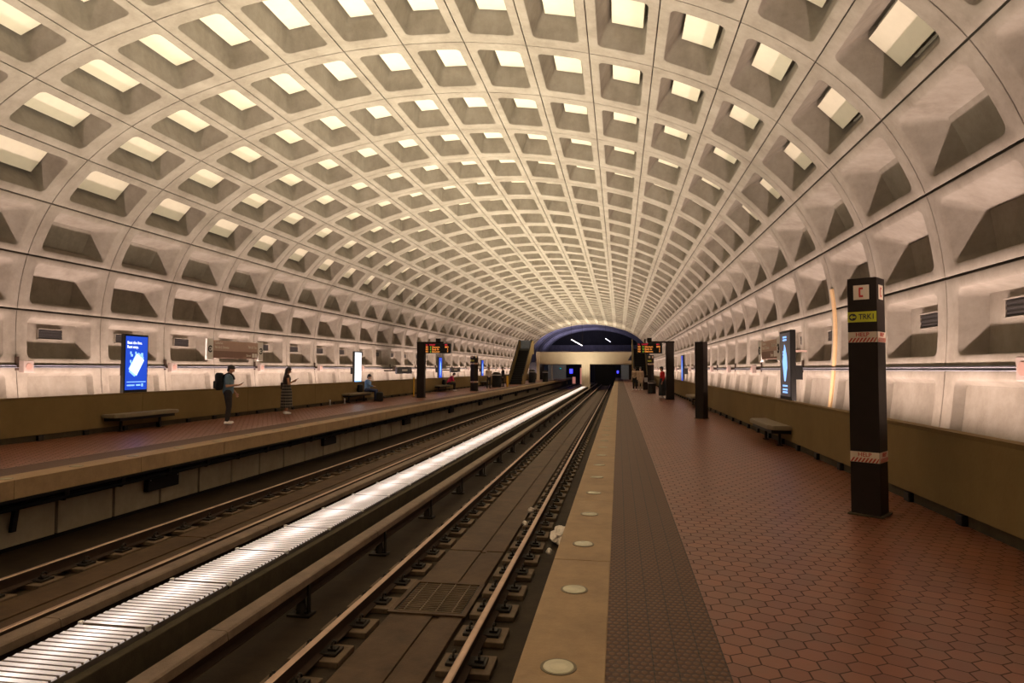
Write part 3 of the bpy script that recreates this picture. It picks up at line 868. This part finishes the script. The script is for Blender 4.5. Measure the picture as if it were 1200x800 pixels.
def pids(label, loc, xa, dirx, height):
    """arrivals board on an arm; dirx: board extends to +1 / -1 in x from the pylon"""
    t_ = thing('arrivals_board', label, 'arrivals board', (*loc, 0))
    bm = bmesh.new(); box(bm, -.21, .21, -.16, .16, .02, height, .01); obj('pylon_shaft', bm, M['bronze'], t_)
    bm = bmesh.new(); box(bm, -.25, .25, -.2, .2, 0, .02); obj('base_plate', bm, M['trough'], t_)
    x0, x1 = (.24, 1.66) if dirx > 0 else (-1.72, -.40)
    bm = bmesh.new(); box(bm, min(-.24*dirx, .85*dirx+.3*dirx), max(-.24*dirx, 1.25*dirx), -.10, .10, height-.05, height+.04, .01)
    cx = (x0+x1)/2
    box(bm, cx-.12, cx+.12, -.1, .1, height+.0, height+.22, .01)
    obj('arm', bm, M['bronze'], t_)
    bm = bmesh.new(); box(bm, x0, x1, -.14, .14, 2.43, height-.06, .012); obj('display_case', bm, M['black'], t_)
    W = x1-x0; zt = height-.06; Hh = zt-2.43
    R = (PI/2, 0, 0)
    cols = (x0+.05, x0+.24, x0+.40, x1-.30)
    zz = [zt-.075-k*.125 for k in range(4)]
    for c, s_ in zip(cols, ('LN', 'CAR', 'DEST', 'MIN')):
        text(s_, .105, M['led_red'], t_, (c, -.143, zz[0]), R, sx=.75, label='red header lettering')
    rows = (('RD', '8', 'Glenmont', 'BRD'), ('RD', '8', 'Shady Gr', '3'), ('RD', '6', 'Glenmont', '7'))
    for q, rw in enumerate(rows):
        for c, s_, m_ in zip(cols, rw, ('led_amber', 'led_green', 'led_amber', 'led_amber')):
            text(s_, .125, M[m_], t_, (c+(.06 if s_ in '3678' and c == cols[1] else 0)+(.13 if s_ in '37' and c == cols[3] else 0), -.143, zz[q+1]), R, sx=.85, label='green digit' if m_ == 'led_green' else None)
    return t_
pids('arrivals board with red and amber text on the far platform', (-10.68, 34.4), 0, 1, 3.02)
pids('arrivals board with red and amber text on the near platform', (2.68, 35.5), 0, -1, 3.05)

# ------------------------------------------------------------------ mezzanine bridge, columns, escalators
def bridge():
    bm = bmesh.new()
    x0, x1 = XC-6.6, XC+6.25
    P = [(x0, 3.86), (x1, 3.86), (x1, 3.70), (x1-.55, 2.75), (x1-1.3, 2.25), (x0+1.1, 2.25), (x0+.1, 2.75), (x0, 3.1)]
    prism(bm, P, 'Y', 88, 88.35)
    box(bm, x0, x1, 88.35, 100, 2.25, 2.75)
    obj('mezzanine_bridge', bm, M['mezz'], kind='structure')
    bm = bmesh.new(); box(bm, x0, x1-.1, 87.9, 88.4, 3.86, 3.93, .01); obj('trim_5', bm, M['pinkish'], kind='structure')
bridge()
def column(label, x, y, w, z0, z1, mat, flutes=3):
    t_ = thing('column', label, 'column', (x, y, z0))
    bm = bmesh.new()
    for q in range(flutes):
        a = -w/2+w*q/flutes; box(bm, a+.02, a+w/flutes-.02, -w/2, w/2, 0, z1-z0, .02)
    box(bm, -w/2+.03, w/2-.03, -w/2+.04, w/2-.04, 0, z1-z0)
    obj('shaft', bm, mat, t_)
    bm = bmesh.new(); box(bm, -w/2-.06, w/2+.06, -w/2-.06, w/2+.06, 0, .12, .02); obj('plinth', bm, mat, t_)
column('pale fluted concrete column between the tracks under the mezzanine bridge', XC+.10, 88.8, 1.15, -1.25, 2.25, M['mezz'])
column('tan column at the left end of the mezzanine bridge', -10.75, 87.4, .42, 0, 3.9, M['mezz'], 1)
column('slim pale column under the bridge on the far platform', -9.15, 90, .25, 0, 2.25, M['metal'], 1)
column('brown column at the right end of the mezzanine bridge', 1.75, 82, .36, 0, 3.75, M['parapet'], 1)

def escalator(label, x0, x1, y0, z1, ang=30, top=6):
    t_ = thing('escalator', label, 'escalator', ((x0+x1)/2, y0, 0))
    w = (x1-x0)/2; run = z1/math.tan(math.radians(ang))
    bm = bmesh.new()
    prism(bm, [(-.5, .02), (0, .02), (run, z1), (run+1.5, z1), (run+1.5, z1-.5), (run, z1-.5), (.8, 0), (-.5, 0)], 'X', -w+.14, w-.14)
    for k in range(int(run/.4)):
        zz = k*.4*math.tan(math.radians(ang)); box(bm, -w+.16, w-.16, k*.4, k*.4+.4, zz, zz+.22)
    obj('steps', bm, M['black'], t_)
    for s in (-1, 1):
        xa, xb = (s*w, s*(w-.13)) if s > 0 else (-w, -w+.13)
        bm = bmesh.new()
        prism(bm, [(-.9, 0), (-.9, .6), (-.6, .88), (0, .95), (run, z1+.95), (run+1.4, z1+.95), (run+1.4, z1-.6), (run, z1-.6), (.9, 0)], 'X', min(xa, xb), max(xa, xb))
        b_ = obj('balustrade', bm, M['parapet'], t_)
        bm = bmesh.new(); xm = (xa+xb)/2
        prism(bm, [(-1.0, .35), (-1.0, .62), (-.64, .96), (0, 1.03), (run, z1+1.03), (run+1.4, z1+1.03), (run+1.4, z1+.98), (0, .97), (-.6, .90), (-.92, .60), (-.92, .35)], 'X', xm-.04, xm+.04)
        obj('handrail', bm, M['black'], b_)
    return t_
escalator('escalator rising from the far platform to the mezzanine', -11.35, -9.75, 67, 3.9)
escalator('escalator rising from the near platform to the mezzanine', 1.35, 2.75, 62, 3.7)
# blue-grey soffit panel over the far escalator
bm = bmesh.new(); box(bm, -11.3, -9.9, 74.6, 74.8, 3.9, 4.9); tag(obj('escalator_header', bm, M['bluepanel']), 'blue-grey header panel above the far platform escalator', 'panel')
bm = bmesh.new(); box(bm, 1.5, 2.7, 68.6, 68.8, 2.75, 3.2); tag(obj('escalator_header', bm, M['alu']), 'metal header panel above the near platform escalator', 'panel')

# end wall with tunnel portals and lit things behind the bridge
bm = bmesh.new()
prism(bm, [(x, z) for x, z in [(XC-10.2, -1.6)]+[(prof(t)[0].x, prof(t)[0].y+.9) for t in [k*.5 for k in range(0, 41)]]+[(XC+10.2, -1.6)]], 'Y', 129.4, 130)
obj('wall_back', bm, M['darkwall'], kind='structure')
bm = bmesh.new(); box(bm, -4.0, -.55, 112, 112.3, -1.25, 2.6); obj('tunnel_dark_panel_1', bm, M['black'], kind='structure')     # black panel standing for the darkness in the near track tunnel mouth
bm = bmesh.new(); box(bm, XC-10, XC+10, 128.5, 129, 3.0, 6.3); obj('wall_gallery', bm, M['cross'], kind='structure')
bm = bmesh.new(); box(bm, -11.4, -8.5, 106, 106.3, -.1, 2.4); obj('wall_far_end', bm, M['bluepanel'], kind='structure')
bm = bmesh.new(); box(bm, .35, 1.75, 104, 104.3, 0, 2.3); obj('wall_near_end', bm, M['bluepanel'], kind='structure')
bm = bmesh.new(); box(bm, 1.5, 3.6, 100, 100.3, 0, 2.6); box(bm, -14, -11.4, 100, 100.3, 0, 2.6); obj('wall_side_end', bm, M['darkwall'], kind='structure')
def lit(name, label, cat, x0, x1, y, z0, z1, mat):
    t_ = thing(name, label, cat, ((x0+x1)/2, y, z0))
    w = (x1-x0)/2; bm = bmesh.new(); box(bm, -w-.05, w+.05, .02, .2, -.05, z1-z0+.05, .01); obj('case', bm, M['black'], t_)
    bm = bmesh.new(); box(bm, -w, w, -.01, .02, 0, z1-z0); obj('lit_face', bm, mat, t_)
    return t_
lit('lit_sign', 'bright blue lit sign under the bridge, left of the central column', 'sign', -7.75, -7.25, 104, .9, 1.6, M['neon'])
lit('lit_sign', 'small blue lit sign on the near platform end below the bridge', 'sign', -.30, -.02, 103, .95, 1.35, M['neon'])
lit('lit_poster', 'pink lit panel beyond the far track beside the central column', 'lit poster', -6.3, -5.4, 108, -.9, 1.8, M['glow_pink'])
lit('lit_poster', 'smaller pink lit panel low beside the far track end', 'lit poster', -7.5, -7.0, 107, -.8, .3, M['glow_pink'])
lit('lit_poster', 'small teal lamp on the blue-grey end wall of the far platform', 'lamp', -9.5, -9.2, 105.7, 1.6, 1.75, M['glow_teal'])
for x0, y0, x1, y1, z, lab in ((-6.9, 96, -5.3, 96.3, 5.6, 'slanting white tube lamp above the bridge, left one'), (-1.9, 97, -1.3, 104, 6.0, 'white tube lamp above the bridge, right one')):
    t_ = thing('tube_lamp', lab, 'lamp', ((x0+x1)/2, (y0+y1)/2, z))
    a, b = Vector((x0-(x0+x1)/2, y0-(y0+y1)/2, .35 if x0 < -5 else .1)), Vector((x1-(x0+x1)/2, y1-(y0+y1)/2, -.55 if x0 < -5 else -.1))
    bm = bmesh.new(); cyl(bm, a, b, .06, None, 10); obj('tube', bm, M['tube'], t_, smooth=40)
    bm = bmesh.new(); cyl(bm, a+Vector((0, 0, .1)), b+Vector((0, 0, .1)), .05, None, 8); cyl(bm, a+Vector((0, 0, .1)), a+Vector((0, 0, 3.0)), .015, None, 6); cyl(bm, b+Vector((0, 0, .1)), b+Vector((0, 0, 3.9)), .015, None, 6); obj('fitting', bm, M['bronze'], t_)

# litter bins, bollard, kiosks on the platforms
def bin_(label, x, y, w, h, dome=True):
    t_ = thing('litter_bin', label, 'litter bin', (x, y, 0))
    bm = bmesh.new(); cyl(bm, (0, 0, 0), (0, 0, h*.78), w, w*.96, 24); obj('body', bm, M['black'], t_, smooth=40)
    bm = bmesh.new(); cyl(bm, (0, 0, h*.78), (0, 0, h*.84), w*1.02, None, 24); obj('band', bm, M['metal'], t_, smooth=40)
    bm = bmesh.new(); ball(bm, (0, 0, h*.84), w*.98, (1, 1, .55)); obj('lid', bm, M['bronze'], t_, smooth=60)
bin_('dark domed litter bin between the standing commuters on the far platform', -10.55, 56, .42, 1.30)
bin_('dark litter bin with pale band near the near platform escalator', 2.15, 44.0, .26, .85)
bin_('dark litter bin before the far platform bridge column', -9.95, 75, .40, 1.55)
bin_('dark litter bin by the slim bridge column on the far platform', -8.95, 80, .35, 1.45)
t_ = thing('bollard', 'bright yellow post at the foot of the far escalator', 'bollard', (-9.85, 57.5, 0))
bm = bmesh.new(); cyl(bm, (0, 0, 0), (0, 0, .95), .09, .085, 18); cyl(bm, (0, 0, 0), (0, 0, .03), .14, None, 18); obj('post', bm, M['yellowpaint'], t_, smooth=40)
bm = bmesh.new(); ball(bm, (0, 0, .95), .085, (1, 1, .5)); obj('cap', bm, M['yellowpaint'], t_, smooth=60)
t_ = thing('fare_kiosk', 'dark metal cabinet beside the near platform escalator', 'cabinet', (2.2, 52, 0))
bm = bmesh.new(); box(bm, -.32, .3, -.3, .3, 0, 1.15, .02); obj('body', bm, M['bronze'], t_)
bm = bmesh.new(); box(bm, -.25, .22, -.31, -.3, .6, .95); obj('front_panel', bm, M['metal'], t_)
t_ = thing('floor_post', 'slim yellow strip post beside the far arrivals board', 'post', (-11.35, 35.2, 0))
bm = bmesh.new(); cyl(bm, (0, 0, 0), (0, 0, 1.1), .035, None, 12); obj('post', bm, M['yellowpaint'], t_, smooth=40)
bm = bmesh.new(); cyl(bm, (0, 0, 0), (0, 0, .02), .1, None, 16); obj('base', bm, M['black'], t_)
for i, (x, y) in enumerate(((-12.2, 26.3), (-12.2, 27.8))):
    bm = bmesh.new(); cyl(bm, (0, 0, 0), (0, 0, .20), .035, .03, 12); cyl(bm, (0, 0, .2), (0, 0, .25), .045, .03, 12); cyl(bm, (0, 0, 0), (0, 0, .015), .07, None, 12)
    tag(obj('floor_bollard', bm, M['metal'], smooth=40, loc=(x, y, 0)), ('short pale floor stud post, left of the two before the far bench', 'short pale floor stud post, right of the two before the far bench')[i], 'post')

# ------------------------------------------------------------------ people
SK = {k: mat_plain('skin_'+k, c, .55, var=.04) for k, c in dict(light=(.55, .30, .20), tan=(.42, .22, .13), pale=(.6, .38, .28)).items()}
HAIR = mat_plain('dark_hair', (.012, .009, .008), .45)
EYEM = mat_plain('eye_dark', (.015, .01, .01), .3); LIP = mat_plain('lips', (.32, .10, .08), .5)
def cloth(name, col, rough=.85): return mat_plain(name, col, rough, var=.15, scale=9)
def plaid(name, c0, c1):
    m, t, b = nt(name)
    sp = node(t, 'ShaderNodeSeparateXYZ'); tc = node(t, 'ShaderNodeTexCoord'); t.links.new(tc.outputs['Object'], sp.inputs[0])
    a = mathn(t, 'GREATER_THAN', mathn(t, 'FRACT', mathn(t, 'MULTIPLY', sp.outputs[2], 9)), .72)
    an = mathn(t, 'ARCTAN2', sp.outputs[1], sp.outputs[0])
    c = mathn(t, 'GREATER_THAN', mathn(t, 'FRACT', mathn(t, 'MULTIPLY', an, 3.5)), .78)
    t.links.new(mixc(t, mathn(t, 'MAXIMUM', mathn(t, 'MULTIPLY', a, .8), mathn(t, 'MULTIPLY', c, .5)), c0, c1), b.inputs['Base Color'])
    b.inputs['Roughness'].default_value = .9
    return m
def rem(o, vox, sm=6):
    m = o.modifiers.new('remesh', 'REMESH'); m.mode = 'VOXEL'; m.voxel_size = vox; m.use_smooth_shade = True
    s = o.modifiers.new('smooth', 'SMOOTH'); s.factor = .5; s.iterations = sm
def person(label, loc, rz, J, skin, top, bottom, shoes=M['white'], hairlen=0, vox=.011, skirt=None, sleeve=.5, coat=None, scale=1, cat='person', fat=1.0, hood=None):
    """J: joints in metres, local frame: +Y forward, X right, Z up."""
    t_ = thing('person', label, cat, loc, rz); t_.scale = (scale,)*3
    V = {k: Vector(v) for k, v in J.items()}
    def lerp(a, b, f): return V[a].lerp(V[b], f)
    hd = V['head']; fwd = V['look'].normalized(); up = (hd-V['neck']).normalized()
    rt = fwd.cross(up).normalized(); up2 = rt.cross(fwd).normalized()
    Rh = Matrix((rt, fwd, up2)).transposed().to_4x4()
    def H(x, y, z): return hd + rt*x + fwd*y + up2*z
    bm = bmesh.new()
    # torso, neck
    cone2(bm, V['pelvis'], .125*fat, V['waist'], .115*fat); cone2(bm, V['waist'], .115*fat, V['chest'], .125*fat)
    for s in ('L', 'R'):
        cone2(bm, V['chest'], .11, V['sh'+s], .062); cone2(bm, V['pelvis'], .11, V['hip'+s], .092)
        cone2(bm, V['hip'+s], .092, V['kn'+s], .058); cone2(bm, V['kn'+s], .056, V['an'+s], .036)
        ta = V['toe'+s]; cone2(bm, V['an'+s]-Vector((0, 0, .04)), .036, ta, .026)
        cone2(bm, V['sh'+s], .050, V['el'+s], .038); cone2(bm, V['el'+s], .038, V['wr'+s], .025)
        # hand
        w_ = V['wr'+s]; hdv = V['hand'+s].normalized(); pn = V['palm'+s].normalized(); sd = hdv.cross(pn).normalized()*(1 if s == 'R' else -1)
        pc = w_+hdv*.055
        cone2(bm, w_+hdv*.015+sd*.012, .020, w_+hdv*.08+sd*.022, .015); cone2(bm, w_+hdv*.015-sd*.012, .020, w_+hdv*.08-sd*.022, .014)
        cone2(bm, pc, .02, w_+hdv*.08, .018)
        for q, ln in enumerate((.068, .078, .073, .056)):
            b0 = w_+hdv*.083+sd*(.030-.020*q)
            m1 = b0+hdv*ln*.5+pn*ln*.15; m2 = m1+hdv*ln*.22+pn*ln*.35
            cone2(bm, b0, .0095, m1, .009); cone2(bm, m1, .009, m2, .0075)
        tb = w_+hdv*.03+sd*.028; tm = tb+sd*.028+hdv*.025+pn*.01; cone2(bm, tb, .013, tm, .011); cone2(bm, tm, .011, tm+hdv*.028+pn*.012, .009)
    cone2(bm, lerp('chest', 'neck', .5), .06, V['neck'], .055); cone2(bm, V['neck'], .054, H(0, -.01, -.04), .052)
    # head
    ball(bm, H(0, -.008, .02), .094, (.86, 1.03, 1.08), Rh); ball(bm, H(0, .022, -.045), .068, (.82, .95, 1.05), Rh); ball(bm, H(0, .052, -.088), .028, (1.1, 1, .8), Rh)
    cone2(bm, H(0, .085, .012), .009, H(0, .106, -.022), .013); ball(bm, H(0, .078, .03), .03, (1.9, .55, .4), Rh)
    for sx in (-1, 1): ball(bm, H(sx*.080, -.005, -.01), .026, (.35, .75, 1.15), Rh)
    body = obj('body', bm, skin, t_); rem(body, min(vox, .009) if vox <= .011 else vox)
    for sx in (-1, 1):
        bm = bmesh.new(); ball(bm, H(sx*.032, .083, .008), .011, (1.3, .6, .7), Rh); obj('eye', bm, EYEM, t_)
    bm = bmesh.new(); ball(bm, H(0, .088, -.055), .02, (1.2, .45, .35), Rh); obj('mouth', bm, LIP, t_)
    # hair
    bm = bmesh.new()
    ball(bm, H(0, -.022, .040), .101, (.90, 1.0, 1.0), Rh); ball(bm, H(0, -.05, -.01), .083, (.95, .7, 1.1), Rh); ball(bm, H(0, .05, .085), .045, (1.3, .8, .6), Rh)
    if hairlen: 
        a_ = H(0, -.06, -.01); b_ = hd+Vector((0, -.10, -hairlen*.5)); c_ = hd+Vector((0, -.12, -hairlen)); cone2(bm, a_, .07, b_, .062); cone2(bm, b_, .062, c_, .03)
    o = obj('hair', bm, HAIR if not hood else hood, t_); rem(o, .012, 3)
    # top garment
    bm = bmesh.new(); f = fat
    cone2(bm, lerp('pelvis', 'waist', .1), .145*f, V['waist'], .140*f); cone2(bm, V['waist'], .140*f, V['chest'], .142*f)
    for s in ('L', 'R'):
        cone2(bm, V['chest'], .135, V['sh'+s], .078)
        if sleeve > 0:
            e = min(1, sleeve); cone2(bm, V['sh'+s], .074, V['sh'+s].lerp(V['el'+s], e), .064-.008*e)
            if sleeve > 1: cone2(bm, V['el'+s], .055, V['el'+s].lerp(V['wr'+s], sleeve-1), .042)
    cone2(bm, lerp('chest', 'neck', .3), .09, lerp('chest', 'neck', .75), .062)
    o = obj('coat' if coat else 'shirt', bm, top, t_); rem(o, .014)
    if coat:
        bm = bmesh.new(); cone2(bm, V['waist'], .15, V['pelvis']-Vector((0, 0, coat)), .19); o = obj('coat_skirt', bm, top, t_); rem(o, .016)
    # bottom garment
    bm = bmesh.new()
    if skirt:
        z1 = skirt; prs = []
        for q in range(13):
            fz = q/12; z = V['waist'].z-.02 - (V['waist'].z-.02-z1)*fz
            r = (.150+.05*min(1, fz*3)+.03*fz)*f; prs.append((z, r))
        prev = None
        for z, r in prs:
            ring = [bm.verts.new((V['pelvis'].x+r*(1+.06*math.sin(a*9)*(1-z))*math.cos(a), V['pelvis'].y+r*(1+.06*math.sin(a*9)*(1-z))*.92*math.sin(a), z)) for a in [2*PI*k/48 for k in range(48)]]
            if prev:
                for k in range(48): bm.faces.new((prev[k], prev[(k+1) % 48], ring[(k+1) % 48], ring[k]))
            else: bm.faces.new(ring)
            prev = ring
        bm.faces.new(prev[::-1]); bmesh.ops.recalc_face_normals(bm, faces=bm.faces[:])
        obj('skirt', bm, bottom, t_, smooth=60)
    else:
        cone2(bm, lerp('pelvis', 'waist', .35), .132*f, V['pelvis'], .138*f)
        for s in ('L', 'R'):
            cone2(bm, V['pelvis'], .125*f, V['hip'+s], .108*f); cone2(bm, V['hip'+s], .108*f, V['kn'+s], .074); cone2(bm, V['kn'+s], .073, lerp('kn'+s, 'an'+s, .93), .054)
        o = obj('trousers', bm, bottom, t_); rem(o, .014)
    for s in ('L', 'R'):
        bm = bmesh.new(); a_, b_ = V['an'+s], V['toe'+s]; d = (b_-a_); d.z = 0; d.normalize()
        cone2(bm, Vector((a_.x, a_.y, .045))-d*.035, .044, Vector((b_.x, b_.y, .036))-d*.03, .040); cone2(bm, Vector((a_.x, a_.y, .05)), .045, Vector((a_.x, a_.y, .09)), .044)
        for v in bm.verts:
            if v.co.z < .004+.0: v.co.z = .004
        o = obj('shoe', bm, shoes, t_); rem(o, .010, 3)
    return t_
def stand(**kw):
    J = dict(pelvis=(0, 0, .95), waist=(0, 0, 1.12), chest=(0, .01, 1.33), neck=(0, .02, 1.49), head=(0, .06, 1.62), look=(0, 1, -.45),
             shL=(-.18, 0, 1.41), shR=(.18, 0, 1.41), elL=(-.23, -.02, 1.12), elR=(.23, -.02, 1.12), wrL=(-.22, .08, .88), wrR=(.22, .08, .88),
             handL=(0, .1, -1), handR=(0, .1, -1), palmL=(1, .2, 0), palmR=(-1, .2, 0),
             hipL=(-.09, 0, .92), hipR=(.09, 0, .92), knL=(-.11, .03, .50), knR=(.11, .03, .50), anL=(-.12, -.02, .09), anR=(.12, -.02, .09), toeL=(-.14, .15, .03), toeR=(.14, .15, .03))
    J.update(kw); return J
def face_to(deg): return math.radians(deg)
# man with backpack: looks to the right of the picture (heading ~ towards +Y/+X)
mr = math.radians(-62)      # heading of local +Y
man_loc = (-11.0, 17.05, 0)
man = person('person in a light blue shirt and dark trousers looking at a phone', man_loc, mr,
    stand(elR=(.25, -.02, 1.13), wrR=(.12, .26, 1.15), handR=(-.25, 1, .12), palmR=(0, -.1, 1), elL=(-.24, .02, 1.12), wrL=(-.20, .20, .90), handL=(.1, .4, -1), palmL=(1, 0, .2), head=(0, .07, 1.61), look=(0, 1, -.6)),
    SK['light'], cloth('blue_chambray', (.13, .21, .28)), cloth('charcoal_trousers', (.022, .018, .018)), M['white'], 0, .011, sleeve=.75, fat=1.08, scale=.965)
def local(root, v): return root.matrix_world @ Vector(v)
bpy.context.view_layer.update()
def phone(label, root, v, look):
    t_ = thing('phone', label, 'phone', root.matrix_basis @ Vector(v), root.rotation_euler[2])
    bm = bmesh.new(); box(bm, -.037, .037, -.075, .075, -.004, .004, .002); o = obj('case', bm, M['black'], t_); o.rotation_euler = (math.radians(25), 0, 0)
    bm = bmesh.new(); box(bm, -.033, .033, -.07, .07, .004, .005); o = obj('display', bm, M['scr_grey'], t_); o.rotation_euler = (math.radians(25), 0, 0)
phone('dark phone held by the person in the blue shirt', man, (.09, .37, 1.20), 0)
bp = thing('backpack', 'large black backpack worn by the person in the blue shirt', 'backpack', man.matrix_basis @ Vector((0, -.14, 1.0)), mr)
bm = bmesh.new(); box(bm, -.16, .16, -.21, 0, 0, .50, .07); obj('pack', bm, cloth('black_nylon', (.010, .010, .012)), bp, smooth=50)
bm = bmesh.new(); box(bm, -.13, .13, -.25, -.19, .05, .27, .03); obj('front_pocket', bm, cloth('black_nylon2', (.013, .013, .015)), bp, smooth=50)
for s in (-1, 1):
    bm = bmesh.new(); prev = None
    for q in range(12):
        a = -.2+PI*1.02*q/11
        p = Vector((s*.10, .14-.155*math.cos(a)*1.0, .27+.215*math.sin(a)))
        if prev is not None: cyl(bm, prev, p, .018, None, 8)
        prev = p
    obj('strap', bm, M['black'], bp)
# woman with patterned skirt
wo_loc = (-11.45, 21.2, 0); wr = math.radians(-50)
wo = person('person in a sleeveless dark top and long patterned skirt holding a phone', wo_loc, wr,
    stand(elR=(.22, .02, 1.12), wrR=(.06, .25, 1.24), handR=(-.2, 1, .3), palmR=(-.3, 0, 1), elL=(-.21, .03, 1.13), wrL=(-.06, .24, 1.20), handL=(.3, 1, .3), palmL=(.3, 0, 1), look=(0, 1, -.45)),
    SK['tan'], cloth('black_top', (.02, .014, .012)), plaid('patterned_skirt', (.012, .012, .014), (.22, .19, .15)), M['white'], .34, .011, skirt=.24, sleeve=0, scale=.93)
phone('phone held by the person in the long skirt', wo, (0, .35, 1.30), 0)
t_ = thing('shoulder_bag', 'dark shoulder bag hanging on the person in the long skirt', 'bag', wo.matrix_basis @ Vector((-.20, -.02, .92)), wr)
bm = bmesh.new(); box(bm, -.05, .05, -.15, .15, 0, .24, .03); obj('pouch', bm, cloth('bag', (.03, .02, .015)), t_, smooth=50)
bm = bmesh.new(); cyl(bm, (0, -.1, .22), (.08, -.02, .54), .009, None, 8); cyl(bm, (0, .1, .22), (.08, .02, .54), .009, None, 8); obj('strap', bm, M['black'], t_)
# seated people (face +X on the far platform benches: heading -90 deg)
def seated(lean=.1, **kw):
    J = dict(pelvis=(0, 0, .57), waist=(0, .02+lean*.2, .72), chest=(0, .02+lean*.9, .93), neck=(0, .04+lean*1.3, 1.08), head=(0, .09+lean*1.5, 1.20), look=(0, 1, -.5),
             shL=(-.18, .02+lean, 1.00), shR=(.18, .02+lean, 1.00), elL=(-.22, .10+lean, .76), elR=(.22, .10+lean, .76), wrL=(-.08, .30+lean*.6, .74), wrR=(.08, .30+lean*.6, .74),
             handL=(.5, 1, 0), handR=(-.5, 1, 0), palmL=(0, 0, -1), palmR=(0, 0, -1),
             hipL=(-.09, .02, .56), hipR=(.09, .02, .56), knL=(-.12, .46, .53), knR=(.12, .46, .53), anL=(-.12, .44, .09), anR=(.12, .44, .09), toeL=(-.13, .61, .03), toeR=(.13, .61, .03))
    J.update(kw); return J
bl = person('seated person in a light blue shirt and jeans on the far bench', (-12.22, 30.45, -.02), math.radians(-80), seated(.02, wrR=(.03, .20, .98), handR=(-.1, .2, 1), palmR=(0, 1, 0), elR=(.2, .2, .80)),
    SK['light'], cloth('sky_blue_shirt', (.17, .30, .55)), cloth('blue_jeans', (.025, .035, .09)), M['black'], 0, .014, sleeve=1.8)
def pack(label, loc, rz, sc=1):
    t_ = thing('backpack', label, 'backpack', loc, rz); t_.scale = (sc,)*3
    bm = bmesh.new(); box(bm, -.16, .16, -.12, .12, 0, .45, .06); obj('pack', bm, M['black'], t_, smooth=50)
    bm = bmesh.new(); box(bm, -.12, .12, .11, .16, .04, .24, .03); obj('front_pocket', bm, M['bronze'], t_, smooth=50)
    bm = bmesh.new(); cyl(bm, (-.04, 0, .45), (-.04, 0, .49), .008, None, 6); cyl(bm, (.04, 0, .45), (.04, 0, .49), .008, None, 6); cyl(bm, (-.04, 0, .49), (.04, 0, .49), .008, None, 6); obj('handle', bm, M['black'], t_)
pack('dark backpack standing on the floor at the blue-shirted sitter\'s feet', (-11.45, 30.2, 0), .3)
pack('black backpack on the bench behind the sitter in light blue', (-12.30, 29.8, .45), 1.3, .8)
mg = person('seated person in a magenta top leaning forward on the far bench', (-12.2, 45.9, -.02), math.radians(-62), seated(.22, look=(0, 1, -1)),
    SK['tan'], cloth('magenta_top', (.55, .02, .07)), cloth('black_trousers', (.012, .011, .012)), M['white'], 0, .014, sleeve=1.7)
pack('black backpack on the bench behind the sitter in magenta', (-12.30, 45.1, .45), 1.3, .8)
# distant standing figures
person('distant person in a pale top and black trousers with a dark bag, far platform', (-10.45, 52.0, 0), math.radians(-150), stand(look=(0, 1, 0)), SK['tan'], cloth('pale_top', (.5, .4, .33)), cloth('black_pants', (.012, .012, .014)), M['black'], 0, .02, sleeve=1.5)
person('distant person in black beside the far platform litter bin', (-10.25, 57.5, 0), math.radians(120), stand(look=(0, 1, -.2), toeR=(.2, .3, .03), anR=(.16, .14, .09), knR=(.13, .12, .50)), SK['tan'], cloth('black_jacket', (.014, .014, .018)), cloth('black_pants_b', (.012, .012, .014)), M['black'], 0, .02, sleeve=1.8)
person('distant person in a long beige coat on the near platform', (1.62, 50.6, 0), math.radians(-170), stand(look=(0, 1, -.3)), SK['pale'], cloth('beige_coat', (.42, .31, .22)), cloth('beige_trousers', (.36, .28, .2)), M['white'], 0, .02, sleeve=1.8, coat=.25)
person('distant person in a beige top and black trousers left of the beige coat', (1.22, 50.9, 0), math.radians(150), stand(look=(.3, 1, -.3)), SK['pale'], cloth('beige_top', (.40, .29, .2)), cloth('black_pants_c', (.012, .012, .014)), M['white'], 0, .02, sleeve=1.7)
person('person in a red top and long black skirt behind the near arrivals pylon', (2.38, 36.9, 0), math.radians(100), stand(look=(0, 1, -.1)), SK['tan'], cloth('red_top', (.5, .01, .01)), cloth('black_skirt', (.012, .012, .013)), M['white'], 0, .018, sleeve=1.6, skirt=.15)
